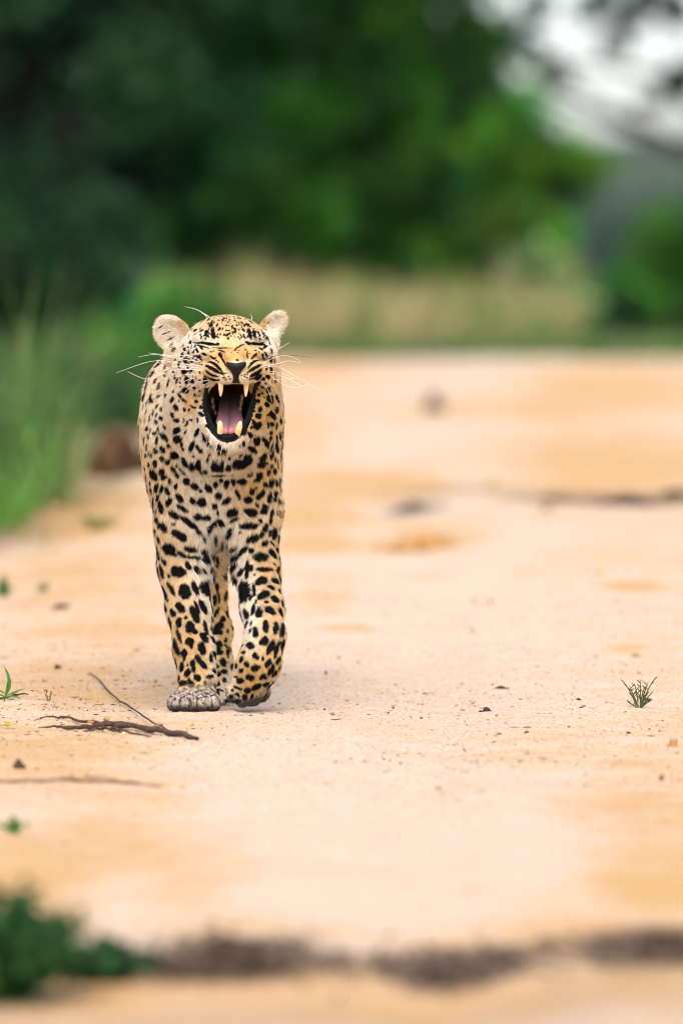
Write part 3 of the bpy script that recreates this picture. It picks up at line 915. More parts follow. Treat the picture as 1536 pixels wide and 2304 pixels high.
 (320, 690, 10.97, "1225 565 40 22 110,1105 690 36 20 110,1160 740 40 22 110,1060 1050 48 22 105,980 1190 60 20 105,885 1110 45 16 105,1020 960 45 20 110,850 1300 42 24 100,930 1390 50 32 100,905 1480 36 24 100,790 1610 40 20 105,815 1740 60 34 100,870 1820 75 28 105,685 1830 70 34 105,620 1640 36 30 0,575 1720 36 34 0,940 1870 30 18 90,580 1520 50 26 110,600 1450 30 14 0,340 1860 60 26 110,435 1930 50 26 100,450 500 60 16 150,610 640 130 17 158,700 800 120 16 152,730 970 60 20 130,770 1080 60 26 130"),
]

bvh = BVHTree.FromPolygons([tuple(p) for p in BV], [tuple(int(i) for i in t) for t in TRI], all_triangles=True)
spots = []          # centre, tangent matrix (2x3), normal, reach
for (x0, y0, k, txt) in SPOTS_FOLD_SHADE:
    for tkn in txt.split(','):
        a, b_, ra, rb, ang = map(float, tkn.split())
        d = ray(x0 + a / k, y0 + b_ / k)
        hit, nr, _, _ = bvh.ray_cast(Vector(CAM), Vector(d / np.linalg.norm(d)))
        for step in range(1, 12):
            if hit is not None:
                break
            d = ray(x0 + a / k + (480 - x0 - a / k) * .02 * step, y0 + b_ / k)
            hit, nr, _, _ = bvh.ray_cast(Vector(CAM), Vector(d / np.linalg.norm(d)))
        if hit is None:
            continue
        nr = np.array(nr)
        sc_ = S * (hit.y + DIST) / DIST / k
        an = radians(ang)
        e1 = np.array([math.cos(an), 0, -math.sin(an)])
        e2 = np.array([math.sin(an), 0, math.cos(an)])
        view = d / np.linalg.norm(d)
        nv = float(nr @ view)
        nv = min(nv, -.45)
        out = []
        for e, rr in ((e1, ra), (e2, rb)):
            t = e - view * (float(nr @ e) / nv)      # lay the axis on the skin along the line of sight
            ln = np.linalg.norm(t)
            t = t / ln * min(ln, 2.2) * rr * sc_
            out.append(t)
        T = np.array(out)
        G = np.linalg.pinv(np.vstack([T, nr * max(.012, .8 * np.linalg.norm(T, axis=1).max())]).T)
        spots.append((np.array(hit), G, max(np.linalg.norm(T, axis=1).max(), .012) * 1.5))
front_c = np.array([s[0] for s in spots])

# flanks, back and far sides: scattered spots, clustered in rosettes over the trunk
cand = rng.permutation(len(BV))[:26000]
cell = {}
for c in front_c:
    cell.setdefault(tuple((c / .03).astype(int)), []).append(c)
placed = []
# dots too small to list: brow, temples and muzzle
rd = np.random.default_rng(19)
for _ in range(150):
    a, b_ = (rd.uniform(450, 605), rd.uniform(712, 764)) if _ < 95 else ((rd.uniform(405, 455), rd.uniform(770, 860)) if _ < 135 else (rd.uniform(440, 605), rd.uniform(785, 812)))
    d = ray(a, b_)
    d = d / np.linalg.norm(d)
    hit, nr, _i, _d = bvh.ray_cast(Vector(CAM), Vector(d))
    if hit is None or hit.y > .02:
        continue
    nr = np.array(nr)
    t = np.cross(nr, np.array([rd.normal() * .4, 1, rd.normal() * .4]))
    t /= np.linalg.norm(t)
    uu = np.cross(nr, t)
    rr = rd.uniform(.0012, .0022)
    spots.append((np.array(hit), np.linalg.pinv(np.vstack([t * rr, uu * rr * rd.uniform(1.0, 1.8), nr * .01]).T), .014))
for i in cand:
    p = BV[i]
    key = (p / .03).astype(int)
    rad = .0085 if p[2] < .38 else .0105
    lim = rad * 2.15
    ok = True
    for dx in (-1, 0, 1):
        for dy in (-1, 0, 1):
            for dz in (-1, 0, 1):
                for q in cell.get((key[0] + dx, key[1] + dy, key[2] + dz), ()):
                    if np.sum((q - p) ** 2) < lim * lim:
                        ok = False
    if p[1] < .16 and BN[i][1] < -.35:
        ok = False              # the front is already drawn
    if p[1] < .06 and p[2] > .50 and (BN[i][1] < .1 or p[2] > .655):
        ok = False
    if ok:
        cell.setdefault(tuple(key), []).append(p)
        placed.append(i)
for i in placed:
    nr = BN[i]
    t = np.cross(nr, rng.normal(size=3))
    t /= np.linalg.norm(t)
    u = np.cross(nr, t)
    rad = (.0085 if BV[i][2] < .38 else .0105) * rng.uniform(.6, 1.05)
    T = np.array([t * rad * rng.uniform(.9, 1.35), u * rad * rng.uniform(.6, .95)])
    G = np.linalg.pinv(np.vstack([T, nr * .016]).T)
    spots.append((BV[i], G, .02))
print('spots', len(spots))


def seg_dist(p, pts):
    best = np.full(len(p), 9.0)
    for a, b_ in zip(pts[:-1], pts[1:]):
        A, B = P(*a[:3]), P(*b_[:3])
        d = B - A
        h = np.clip(((p - A) @ d) / (d @ d), 0, 1)
        best = np.minimum(best, np.linalg.norm(p - A - h[:, None] * d, axis=1))
    return best


def in_ell(p, px, py, f, rx, rf, rz):
    q = (p - P(px, py, f)) / (np.array([rx, rf, rz]) * S)
    return np.sqrt((q ** 2).sum(1))


def regions(p, nr):
    u, v = project(p)
    f = -p[:, 1] / S
    rim = seg_dist(p, RIM) / S
    inside = ((((u - 517) / 55) ** 2 + ((v - 916) / 67) ** 2) < 1) & (f > -30) & (v > 855) & (f < 178)
    lips = (rim < np.where(v > 955, 12.0, 9.5 + 1.0 * np.sin(p[:, 2] * 900))) & (v > 858)
    mouth = inside | lips
    return u, v, f, rim, mouth


def coat(p, nr, jit, grow=1.0):
    """colour of the coat at points on the skin"""
    u, v, f, rim, mouth = regions(p, nr)
    gold = np.array([.69, .465, .175])
    white = np.array([.86, .765, .60])
    tawny = np.array([.62, .40, .17])
    wh = np.full(len(p), .24)
    wh += .12 * snoise(p, 26, 41, 2)
    for (a, c, rx, ry, am) in [(490, 1110, 70, 160, .45), (490, 1220, 60, 80, .4), (400, 1130, 50, 110, .35), (470, 1340, 26, 90, .6), (455, 1310, 40, 50, .45),
                               (548, 1330, 24, 110, .75), (565, 1400, 26, 80, .6), (478, 1480, 14, 90, .8), (512, 1005, 80, 28, .6), (350, 960, 40, 120, .35), (390, 870, 45, 90, .35),
                               (455, 768, 38, 12, .8), (578, 762, 36, 14, .8), (500, 845, 14, 12, .7), (552, 848, 12, 10, .5), (440, 770, 40, 50, .45), (375, 745, 40, 45, 1.0), (620, 730, 22, 40, 1.0),
                               (610, 770, 22, 30, .7), (490, 960, 60, 60, .3), (452, 960, 30, 60, .5), (425, 850, 25, 50, .3), (520, 1540, 18, 60, .8), (440, 1585, 70, 22, .6), (545, 815, 20, 9, .5),
                               (420, 1010, 40, 60, .3), (598, 1150, 30, 60, .2)]:
        wh += am * np.exp(-((u - a) / rx) ** 2 - ((v - c) / ry) ** 2) * (f > -420)
    for (a, c, rx, ry, am) in [(575, 1080, 60, 70, -.45), (435, 900, 28, 34, -.55), (585, 890, 26, 36, -.6), (520, 795, 34, 22, -.40), (515, 735, 60, 20, -.10), (480, 850, 34, 20, -.35), (570, 845, 30, 22, -.3), (560, 800, 40, 20, -.2), (470, 805, 40, 20, -.2),
                               (570, 1520, 60, 60, -.5), (600, 960, 40, 70, -.3), (500, 1020, 60, 26, -.3), (410, 730, 14, 24, -.7), (592, 722, 12, 22, -.6), (500, 1420, 30, 90, -.5),
                               (400, 1010, 40, 50, -.25), (430, 1480, 34, 60, -.05)]:
        wh += am * np.exp(-((u - a) / rx) ** 2 - ((v - c) / ry) ** 2) * (f > -700)
    wh = np.where(nr[:, 2] < -.5, wh + .5, wh)
    wh = np.clip(wh, 0, 1)[:, None]
    col = gold * (1 - wh) + white * wh
    # mottled grey paws
    pw = np.clip((v - 1535 - 10 * snoise(p, 120, 43, 1)) / 22, 0, 1) * (f > -30) * (u < 512)
    mott = snoise(p * [1, .6, .38], 560, 44, 2) * .85 + .35 * jit
    grey = np.where(mott[:, None] > .18, np.array([.06, .052, .045]), np.array([.50, .42, .32]))
    grey = np.where((mott[:, None] < -.35), np.array([.62, .55, .46]), grey)
    pw = pw[:, None]
    col = col * (1 - pw) + grey * pw
    pw2 = (np.clip((v - 1535) / 30, 0, 1) * (f > -60) * (u > 512) * (mott > .1))[:, None]
    col = col * (1 - .75 * pw2) + np.array([.06, .05, .04]) * .75 * pw2
    # black spots and inked wrinkle shade, with ragged edges
    gr = np.where((f > 0) & (v < 985), 1.16, 1.25)
    rag = snoise(p, 420, 45, 2)
    ink = np.zeros(len(p))
    for c, G, reach in spots:
        m = np.abs(p[:, 0] - c[0]) < reach
        ii = np.nonzero(m)[0]
        ii = ii[np.abs(p[ii, 2] - c[2]) < reach]
        ii = ii[np.abs(p[ii, 1] - c[1]) < reach]
        if len(ii) == 0:
            continue
        q = (p[ii] - c) @ G.T
        d = np.sqrt((q ** 2).sum(1)) + .16 * rag[ii] + .10 * jit[ii]
        ink[ii] = np.maximum(ink[ii], np.clip((gr[ii] - d) / .10, 0, 1))
    ink = (ink * (1 - pw[:, 0]))[:, None]
    col = col * (1 - ink) + np.array([.011, .010, .009]) * ink
    # bottoms of the paws, darker towards the ground
    sole = np.clip((v - np.where(u < 512, 1586, 1572 + np.abs(u - 545) * -.25) - 4 * mott) / 9, 0, 1) * (f > -80)
    sole = np.maximum(sole, np.clip((-nr[:, 2] - .55) * 4, 0, 1) * (p[:, 2] < .09))[:, None]
    col = col * (1 - .9 * sole) + np.array([.03, .024, .019]) * .9 * sole
    # backs of the ears
    eb = ((in_ell(p, 388, 752, 8, 46, 40, 60) < 1) | (in_ell(p, 606, 737, 8, 44, 40, 58) < 1)) & (nr[:, 1] > .55)
    col[eb] = np.array([.03, .027, .024])
    # lips and inside of the mouth
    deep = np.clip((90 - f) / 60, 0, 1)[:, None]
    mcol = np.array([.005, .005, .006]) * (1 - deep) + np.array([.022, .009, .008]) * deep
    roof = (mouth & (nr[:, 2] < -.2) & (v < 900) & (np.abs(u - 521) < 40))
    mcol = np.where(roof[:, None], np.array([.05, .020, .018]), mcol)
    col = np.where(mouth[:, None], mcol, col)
    return col, ink[:, 0]


vcol, vink = coat(BV, BN, np.zeros(len(BV)))
_, _, _, _, vmouth = regions(BV, BN)
M_SKIN, n, l, b = mat_new('coat_skin')
a = n.new('ShaderNodeAttribute')
a.attribute_name = 'col'
l.new(a.outputs['Color'], b.inputs['Base Color'])
a2 = n.new('ShaderNodeAttribute')
a2.attribute_name = 'wet'
mr = n.new('ShaderNodeMapRange')
mr.inputs[3].default_value = .85
mr.inputs[4].default_value = .36
l.new(a2.outputs['Fac'], mr.inputs[0])
l.new(mr.outputs[0], b.inputs['Roughness'])
mr2 = n.new('ShaderNodeMapRange')
mr2.inputs[3].default_value = .05
mr2.inputs[4].default_value = .09
l.new(a2.outputs['Fac'], mr2.inputs[0])
l.new(mr2.outputs[0], b.inputs['Specular IOR Level'])
tx = n.new('ShaderNodeTexNoise')
tx.inputs['Scale'].default_value = 170
bp = n.new('ShaderNodeBump')
bp.inputs['Strength'].default_value = .5
bp.inputs['Distance'].default_value = .003
l.new(tx.outputs[0], bp.inputs['Height'])
l.new(bp.outputs[0], b.inputs['Normal'])
body = mesh_obj('body', BV, BF, M_SKIN, leo)
set_col(body.data, 'col', vcol)
wa = body.data.attributes.new('wet', 'FLOAT', 'POINT')
wa.data.foreach_set('value', vmouth.astype(np.float32))

# ------------------------------------------------------------------ fur strands
ta = BV[TRI]
area = np.linalg.norm(np.cross(ta[:, 1] - ta[:, 0], ta[:, 2] - ta[:, 0]), axis=1) * .5
cen = ta.mean(1)
tn = BN[TRI].mean(1)
tn /= np.linalg.norm(tn, axis=1)[:, None] + 1e-9
dens = np.where(cen[:, 1] < .14, .75e6, .16e6)
dens = np.where((cen[:, 2] > .49) & (cen[:, 1] < .02), 1.5e6, dens)
dens = np.where(tn[:, 1] > .45, .12e6, dens)
cnt = rng.poisson(area * dens)
ti = np.repeat(np.arange(len(TRI)), cnt)
r1, r2 = rng.random(len(ti)), rng.random(len(ti))
sw = r1 + r2 > 1
r1[sw], r2[sw] = 1 - r1[sw], 1 - r2[sw]
t3 = TRI[ti]
w3 = np.stack([1 - r1 - r2, r1, r2], 1)
hp = (BV[t3] * w3[:, :, None]).sum(1)
hn = (BN[t3] * w3[:, :, None]).sum(1)
hn /= np.linalg.norm(hn, axis=1)[:, None]
u, v, f, rim, mouth = regions(hp, hn)
nose_zone = (np.abs(u - 531) < np.interp(v, [812, 816, 838, 862], [0, 23, 12, 8])) & (f > 185) & (v > 811) & (v < 864)
keep = ~mouth & ~nose_zone & (hp[:, 2] > .004)
hp, hn, u, v, f, rim = hp[keep], hn[keep], u[keep], v[keep], f[keep], rim[keep]
jit = rng.normal(size=len(hp))
# lie of the hair
head = (f > -30) & (v < 1000) & (np.abs(u - 510) < 140)
tip = P(531, 822, 200)
dh = hp - tip
dh /= np.linalg.norm(dh, axis=1)[:, None] + 1e-9
db = np.tile(np.array([0, .45, -1.0]), (len(hp), 1))
back = np.clip((-f - 230) / 250, 0, 1) * np.clip((1250 - v) / 100, 0, 1)
db += back[:, None] * np.array([0, 1.0, .55])
hw = (np.clip((f + 30) / 40, 0, 1) * np.clip((1010 - v) / 40, 0, 1))[:, None]
fl = dh * hw + db / np.linalg.norm(db, axis=1)[:, None] * (1 - hw)
ear_l = in_ell(hp, 388, 752, 8, 42, 40, 56) < 1
ear_r = in_ell(hp, 606, 737, 8, 40, 40, 54) < 1
fl[ear_l] = np.array([-.9, -.2, .35])
fl[ear_r] = np.array([.95, -.25, .15])
wob = np.stack([snoise(hp, 90, 51, 2), snoise(hp, 90, 52, 2), snoise(hp, 90, 53, 2)], 1)
fl = fl + .38 * wob + .25 * rng.normal(size=fl.shape)
fl -= hn * (fl * hn).sum(1)[:, None]
fl /= np.linalg.norm(fl, axis=1)[:, None] + 1e-9
L = np.full(len(hp), .0095)
L = np.where(v > 1250, .0075, L)
L = np.where(v > 1530, .0055, L)
face = head & (f > 60)
L = np.where(head, .0095, L)
L = np.where(face, .0050, L)
L = np.where((f > 140) & head, .0036, L)
L = np.where(head & (np.abs(u - 522) < 46) & (v > 772) & (v < 815), .0026, L)
L = np.where((v > 985) & (v < 1180) & (f > -160), .0100, L)
L = np.where(head & (v > 975) & (rim > 12), .0095, L)
L = np.where((np.abs(u - 490) < 45) & (v > 1180) & (v < 1300), .016, L)
L = np.where(ear_l | ear_r, .0050, L)
L = np.where(ear_l & (hn[:, 1] < -.3), .0085, L)
L = np.where(ear_r & (hn[:, 1] < -.3) & (u > 604), .013, L)
L = np.where((rim < 24) & (v > 855), np.minimum(L, .0035 + np.maximum(rim - 12, 0) * .0006), L)
eye = (np.abs(v - 774) < 7) & ((np.abs(u - 465) < 34) | (np.abs(u - 574) < 28))
L = np.where(eye, .0025, L)
L = np.where(hn[:, 2] < -.6, L * 1.3, L)
L *= rng.uniform(.6, 1.25, len(hp))
stray = rng.random(len(hp)) < .010
L = np.where(stray, L * 1.5, L)
lift = np.where(stray, .8, 1.0) * np.where(face, .35, .42) * rng.uniform(.5, 1.5, len(hp))
lift = np.where(ear_l | ear_r, .45, lift)
lift = np.where(stray, lift + .3, lift)
d0 = fl + hn * lift[:, None]
d0 /= np.linalg.norm(d0, axis=1)[:, None]
d1 = fl + hn * (lift * .35)[:, None] + np.array([0, 0, -.10])
d1 /= np.linalg.norm(d1, axis=1)[:, None]
p0 = hp - hn * .0006
p1 = hp + d0 * (L * .5)[:, None]
p2 = p1 + d1 * (L * .5)[:, None]
pts = np.stack([p0, p1, p2], 1).astype(np.float32)
rad = np.where(face, .00021, .00029)
rad = np.where((hp[:, 1] > .14) | (hn[:, 1] > .45), .00062, rad)
rads = np.stack([rad, rad * .85, rad * .15], 1).astype(np.float32)
hc, hink = coat(hp + fl * (L * .55)[:, None], hn, jit)
clump = snoise(hp, 520, 61, 2)
var = np.clip(1 + .16 * clump + .22 * rng.normal(size=len(hp)), .6, 1.4)[:, None]
hcol = np.clip(hc * var, 0, .95)
tipc = hcol + (np.array([.85, .70, .47]) - hcol) * np.where(hink > .5, .0, .16)[:, None]
hcols = np.stack([hcol * np.where(hink > .5, 1, .92)[:, None], hcol, tipc], 1).astype(np.float32)
N = len(hp)
print('strands', N)
M_FUR, n, l, b = mat_new('fur')
a = n.new('ShaderNodeAttribute')
a.attribute_name = 'col'
l.new(a.outputs['Color'], b.inputs['Base Color'])
b.inputs['Roughness'].default_value = .55
b.inputs['Specular IOR Level'].default_value = .05
tr = n.new('ShaderNodeBsdfTranslucent')
l.new(a.outputs['Color'], tr.inputs[0])
ms = n.new('ShaderNodeMixShader')
ms.inputs[0].default_value = .35
l.new(b.outputs[0], ms.inputs[1])
l.new(tr.outputs[0], ms.inputs[2])
l.new(ms.outputs[0], n['Material Output'].inputs[0])
fur_d = bpy.data.hair_curves.new('fur')
fur_d.add_curves([3] * N)
fur_d.position_data.foreach_set('vector', pts.ravel())
ra = fur_d.attributes.get('radius') or fur_d.attributes.new('radius', 'FLOAT', 'POINT')
ra.data.foreach_set('value', rads.ravel())
ca = fur_d.attributes.new('col', 'FLOAT_COLOR', 'POINT')
c4 = np.ones((N * 3, 4), np.float32)
c4[:, :3] = hcols.reshape(-1, 3)
ca.data.foreach_set('color', c4.ravel())
fur_d.materials.append(M_FUR)
fur = bpy.data.objects.new('fur', fur_d)
C.objects.link(fur)
fur.parent = body
fur.matrix_parent_inverse = body.matrix_world.inverted()
leo_inv = leo.matrix_world.inverted()
bpy.context.view_layer.update()
fur.matrix_parent_inverse = body.matrix_world.inverted()

# ------------------------------------------------------------------ teeth, tongue, nose, whiskers
M_TOOTH = mat_plain('tooth', (.82, .60, .31), .3, .4, .18, 90)
M_MOLAR = mat_plain('molar', (.20, .11, .03), .35, .25, .3, 90)
M_TONGUE, n, l, b = mat_new('tongue')
a = n.new('ShaderNodeAttribute')
a.attribute_name = 'col'
l.new(a.outputs['Color'], b.inputs['Base Color'])
b.inputs['Roughness'].default_value = .42
tx = n.new('ShaderNodeTexNoise')
tx.inputs['Scale'].default_value = 700
bp = n.new('ShaderNodeBump')
bp.inputs['Strength'].default_value = .7
bp.inputs['Distance'].default_value = .0012
l.new(tx.outputs[0], bp.inputs['Height'])
l.new(bp.outputs[0], b.inputs['Normal'])
M_NOSE = mat_plain('nose_leather', (.010, .006, .0055), .42, .18, .5, 500, .5)
M_WHISK = mat_plain('whisker', (.85, .78, .66), .4, .4, .05)
M_WHISKD = mat_plain('dark_whisker', (.05, .04, .03), .4, .4, .05)


def px_tube(pts, radii, sides=8):
    return tube([P(*q) for q in pts], [r_ * S for r_ in radii], sides)


part('canine', px_tube([(497, 852, 178), (497, 866, 183), (497, 880, 182), (496.5, 889, 179), (496, 893, 177)], [7, 6.4, 4.6, 2.6, .6], 10), M_TOOTH, leo, label='long upper canine left of the nose')
part('canine', px_tube([(554, 852, 178), (554, 866, 183), (553.5, 880, 182), (553, 889, 179), (552.5, 893.5, 177)], [6.6, 6, 4.4, 2.5, .6], 10), M_TOOTH, leo, label='long upper canine right of the nose')
part('canine', px_tube([(496, 979, 118), (496, 971, 127), (495.5, 960, 135), (495, 950, 139), (495, 946, 138)], [8, 7.6, 7, 5, 1.6], 10), M_TOOTH, leo, label='short lower canine left of the tongue')
part('canine', px_tube([(533, 979, 118), (535, 971, 127), (538.5, 960, 135), (541, 951, 139), (542, 947, 138)], [8, 7.6, 7, 4.8, 1.6], 10), M_TOOTH, leo, label='short lower canine right of the tongue')
for i in range(6):
    x = 519 + i * 4.4
    part('incisor', px_tube([(x, 856, 196), (x, 861, 198), (x, 864, 197)], [2.2, 2.0, .8], 6), M_TOOTH, leo)
for (x, y, f_, h, r_) in ((545, 896, 95, 12, 4.5), (543, 908, 82, 12, 5), (541, 921, 80, 11, 4.5), (478, 903, 90, 12, 4), (480, 916, 80, 11, 4.5), (484, 928, 80, 10, 4)):
    part('molar', px_tube([(x, y - h * .6, f_ - 6), (x, y, f_), (x - (1 if x > 520 else -1), y + h * .6, f_ + 2)], [r_, r_ * .9, r_ * .25], 8), M_MOLAR, leo)
for x in (505, 510, 515, 520, 526):
    part('incisor', px_tube([(x, 981, 122), (x, 976, 124), (x, 973, 124)], [2.3, 2.1, .9], 6), M_TOOTH, leo)

path = [(520, 858, 20, 20), (520, 875, 40, 23), (519, 895, 58, 25), (518, 912, 76, 27), (517, 928, 95, 28.5), (517, 938, 108, 31.5), (516.5, 945, 117, 32.5), (516, 951, 124, 27), (515, 957, 130, 22.5),
        (514, 963, 135, 19), (513.5, 968, 137, 15.5), (513, 972, 137, 11), (513, 975, 135, 4)]
tv, tf, tcol = [], [], []
nu = 13
for (x, y, f_, w_) in path:
    for k in range(nu):
        a_ = k / (nu - 1) * 2 - 1
        flare = .10 if w_ > 29 else .0
        sag = -6 * math.exp(-(a_ / .16) ** 2) - 7 * a_ ** 2 * (1 if f_ < 110 else .6)
        tv.append(P(x + a_ * w_, y + (5 * abs(a_) ** 3 if w_ > 26 and f_ > 90 else 0) + (3 if abs(a_) > .9 else 0), f_ + sag))
        edge = abs(a_) ** 2.5
        front = np.clip((y - 893) / 60, 0, 1) ** 1.8  # throat shade put into the colour, near black towards the back
        base_c = np.array([.014, .006, .006]) * (1 - front) + np.array([.30, .15, .155]) * front
        rim_c = np.array([.04, .016, .016]) * (1 - front) + np.array([.68, .24, .26]) * front
        e2 = max(edge, np.clip((y - 957) / 16, 0, 1))
        c_ = base_c * (1 - e2) + rim_c * e2
        c_ = c_ * (1 - .45 * math.exp(-(a_ / .09) ** 2))
        tcol.append(c_)
nrow = len(path)
off = len(tv)
for (x, y, f_, w_) in path:
    for k in range(nu):
        a_ = k / (nu - 1) * 2 - 1
        tv.append(P(x + a_ * w_ * .93, y + 5, f_ - 12 - 6 * (1 - a_ * a_)))
        tcol.append(np.array([.4, .15, .16]))
for i in range(nrow - 1):
    for k in range(nu - 1):
        q = [i * nu + k, i * nu + k + 1, (i + 1) * nu + k + 1, (i + 1) * nu + k]
        tf.append(q)
        tf.append([off + j for j in q[::-1]])
    tf.append([i * nu, (i + 1) * nu, off + (i + 1) * nu, off + i * nu])
    tf.append([i * nu + nu - 1, off + i * nu + nu - 1, off + (i + 1) * nu + nu - 1, (i + 1) * nu + nu - 1])
for k in range(nu - 1):
    tf.append([(nrow - 1) * nu + k, (nrow - 1) * nu + k + 1, off + (nrow - 1) * nu + k + 1, off + (nrow - 1) * nu + k])
    tf.append([k + 1, k, off + k, off + k + 1])
tongue = mesh_obj('tongue', tv, tf, M_TONGUE, leo)
tongue['label'] = 'pink tongue curled over the lower teeth'
set_col(tongue.data, 'col', np.array(tcol))
sub_ = tongue.modifiers.new('smooth', 'SUBSURF')
sub_.levels = sub_.render_levels = 2

# nose leather: wings, septum and the dark cleft down to the lip
NO = [(814, 21, 222), (817, 23.5, 228), (823, 22.5, 232), (830, 17, 231), (836, 12, 226), (843, 8, 221), (851, 6.5, 219), (858, 7.5, 217), (862, 9, 214)]
nv_, nf = [], []
nu = 13
for (y, w_, f_) in NO:
    for k in range(nu):
        a_ = k / (nu - 1) * 2 - 1
        bulge = -9 * a_ ** 4 - 2.5 * math.exp(-(a_ / .12) ** 2)
        hole = -7 * math.exp(-((abs(a_) - .66) / .17) ** 2 - ((y - 827) / 4) ** 2)
        nv_.append(P(531 + a_ * w_, y + (1.5 * (1 - a_ * a_) if y < 816 else 0), f_ + bulge + hole))
for (y, w_, f_) in NO:
    for k in range(nu):
        a_ = k / (nu - 1) * 2 - 1
        nv_.append(P(531 + a_ * w_, y, f_ - 28))
o_ = len(NO) * nu
for i in range(len(NO) - 1):
    for k in range(nu - 1):
        q = [i * nu + k, (i + 1) * nu + k, (i + 1) * nu + k + 1, i * nu + k + 1]
        nf.append(q[::-1])
        nf.append([o_ + j for j in q])
    nf.append([i * nu, i * nu + o_, (i + 1) * nu + o_, (i + 1) * nu])
    nf.append([i * nu + nu - 1, (i + 1) * nu + nu - 1, (i + 1) * nu + nu - 1 + o_, i * nu + nu - 1 + o_])
for k in range(nu - 1):
    nf.append([k, k + 1, o_ + k + 1, o_ + k])
    e_ = (len(NO) - 1) * nu
    nf.append([e_ + k + 1, e_ + k, o_ + e_ + k, o_ + e_ + k + 1])
nose = mesh_obj('nose', nv_, nf, M_NOSE, leo)
nose['label'] = 'black triangular nose leather'
sub_ = nose.modifiers.new('smooth', 'SUBSURF')
sub_.levels = sub_.render_levels = 1

WH = [  # control points px, py, f
    [(455, 815, 160), (400, 806, 140), (350, 798, 120), (312, 803, 100)], [(456, 824, 160), (410, 818, 140), (345, 812, 110), (262, 839, 80)],
    [(460, 834, 165), (400, 832, 140), (340, 851, 110), (318, 850, 95), (288, 836, 80)], [(462, 842, 165), (420, 843, 140), (385, 850, 120), (372, 862, 110)],
    [(466, 850, 165), (430, 852, 150), (405, 866, 130), (390, 890, 120)], [(468, 856, 165), (440, 862, 150), (415, 885, 130), (402, 915, 120)],
    [(458, 829, 160), (420, 825, 140), (380, 826, 120), (350, 834, 100)], [(452, 812, 160), (425, 800, 145), (390, 800, 130), (334, 794, 110)],
    [(470, 860, 165), (452, 872, 150), (440, 890, 135), (436, 905, 130)],
    [(590, 820, 160), (620, 803, 140), (650, 801, 120), (675, 812, 100)], [(592, 824, 160), (625, 818, 140), (650, 812, 120), (679, 817, 100)],
    [(594, 828, 160), (620, 824, 140), (650, 838, 115), (690, 862, 90), (744, 886, 70)], [(592, 838, 160), (618, 841, 140), (650, 853, 115), (680, 869, 95), (693, 862, 85)],
    [(590, 843, 160), (612, 848, 140), (640, 866, 115), (672, 872, 95), (694, 863, 85)], [(588, 848, 160), (605, 852, 140), (625, 854, 125), (662, 851, 110)],
    [(588, 834, 160), (615, 836, 140), (640, 842, 120), (664, 853, 105)], [(586, 852, 160), (600, 858, 145), (618, 872, 130), (628, 895, 120)],
    [(584, 856, 160), (596, 866, 145), (606, 885, 132), (612, 905, 125)],
    [(468, 716, 120), (455, 703, 118), (438, 695, 116), (416, 690, 110)], [(472, 714, 120), (462, 707, 118), (452, 706, 116)], [(566, 720, 120), (566, 712, 118), (564, 708, 116)],
    [(598, 800, 130), (625, 786, 125), (652, 770, 115)],
    [(490, 995, 120), (486, 1012, 125), (480, 1030, 128)], [(500, 1000, 120), (498, 1015, 125), (495, 1028, 128)], [(478, 990, 115), (470, 1004, 120), (463, 1016, 122)],
]
WD = [[(592, 812, 160), (625, 800, 140), (665, 800, 120), (703, 805, 100)], [(450, 820, 160), (420, 812, 145), (395, 805, 135)]]


def smooth_path(pts, n_=14):
    pts = np.array([P(*q) for q in pts])
    t = np.linspace(0, len(pts) - 1, n_)
    out = []
    for x in t:
        i = min(int(x), len(pts) - 2)
        fr = x - i
        p0, p1, p2, p3 = pts[max(i - 1, 0)], pts[i], pts[i + 1], pts[min(i + 2, len(pts) - 1)]
        out.append(.5 * (2 * p1 + (p2 - p0) * fr + (2 * p0 - 5 * p1 + 4 * p2 - p3) * fr ** 2 + (3 * p1 - p0 - 3 * p2 + p3) * fr ** 3))
    return out


for q in WH:
    part('whisker', tube(smooth_path(q), list(np.linspace(.00058, .0002, 14)), 5), M_WHISK, leo)
for q in WD:
    part('whisker', tube(smooth_path(q), list(np.linspace(.0007, .0002, 14)), 5), M_WHISKD, leo, label='dark whisker')

# ------------------------------------------------------------------ things lying on the sand
def lump(c, rx, ry, rz, seed, rough=.35, sub_n=3):
    import bmesh
    bm = bmesh.new()
    bmesh.ops.create_icosphere(bm, subdivisions=sub_n, radius=1)
    v_ = np.array([q.co[:] for q in bm.verts])
    f_ = [[q.index for q in fc.verts] for fc in bm.faces]
    bm.free()
    d = 1 + rough * snoise(v_, 2.6, seed, 4)
    v_ = v_ * d[:, None] * [rx, ry, rz]
    v_[:, 2] = np.maximum(v_[:, 2], -.35 * rz)
    return v_ + np.array(c), np.array(f_)


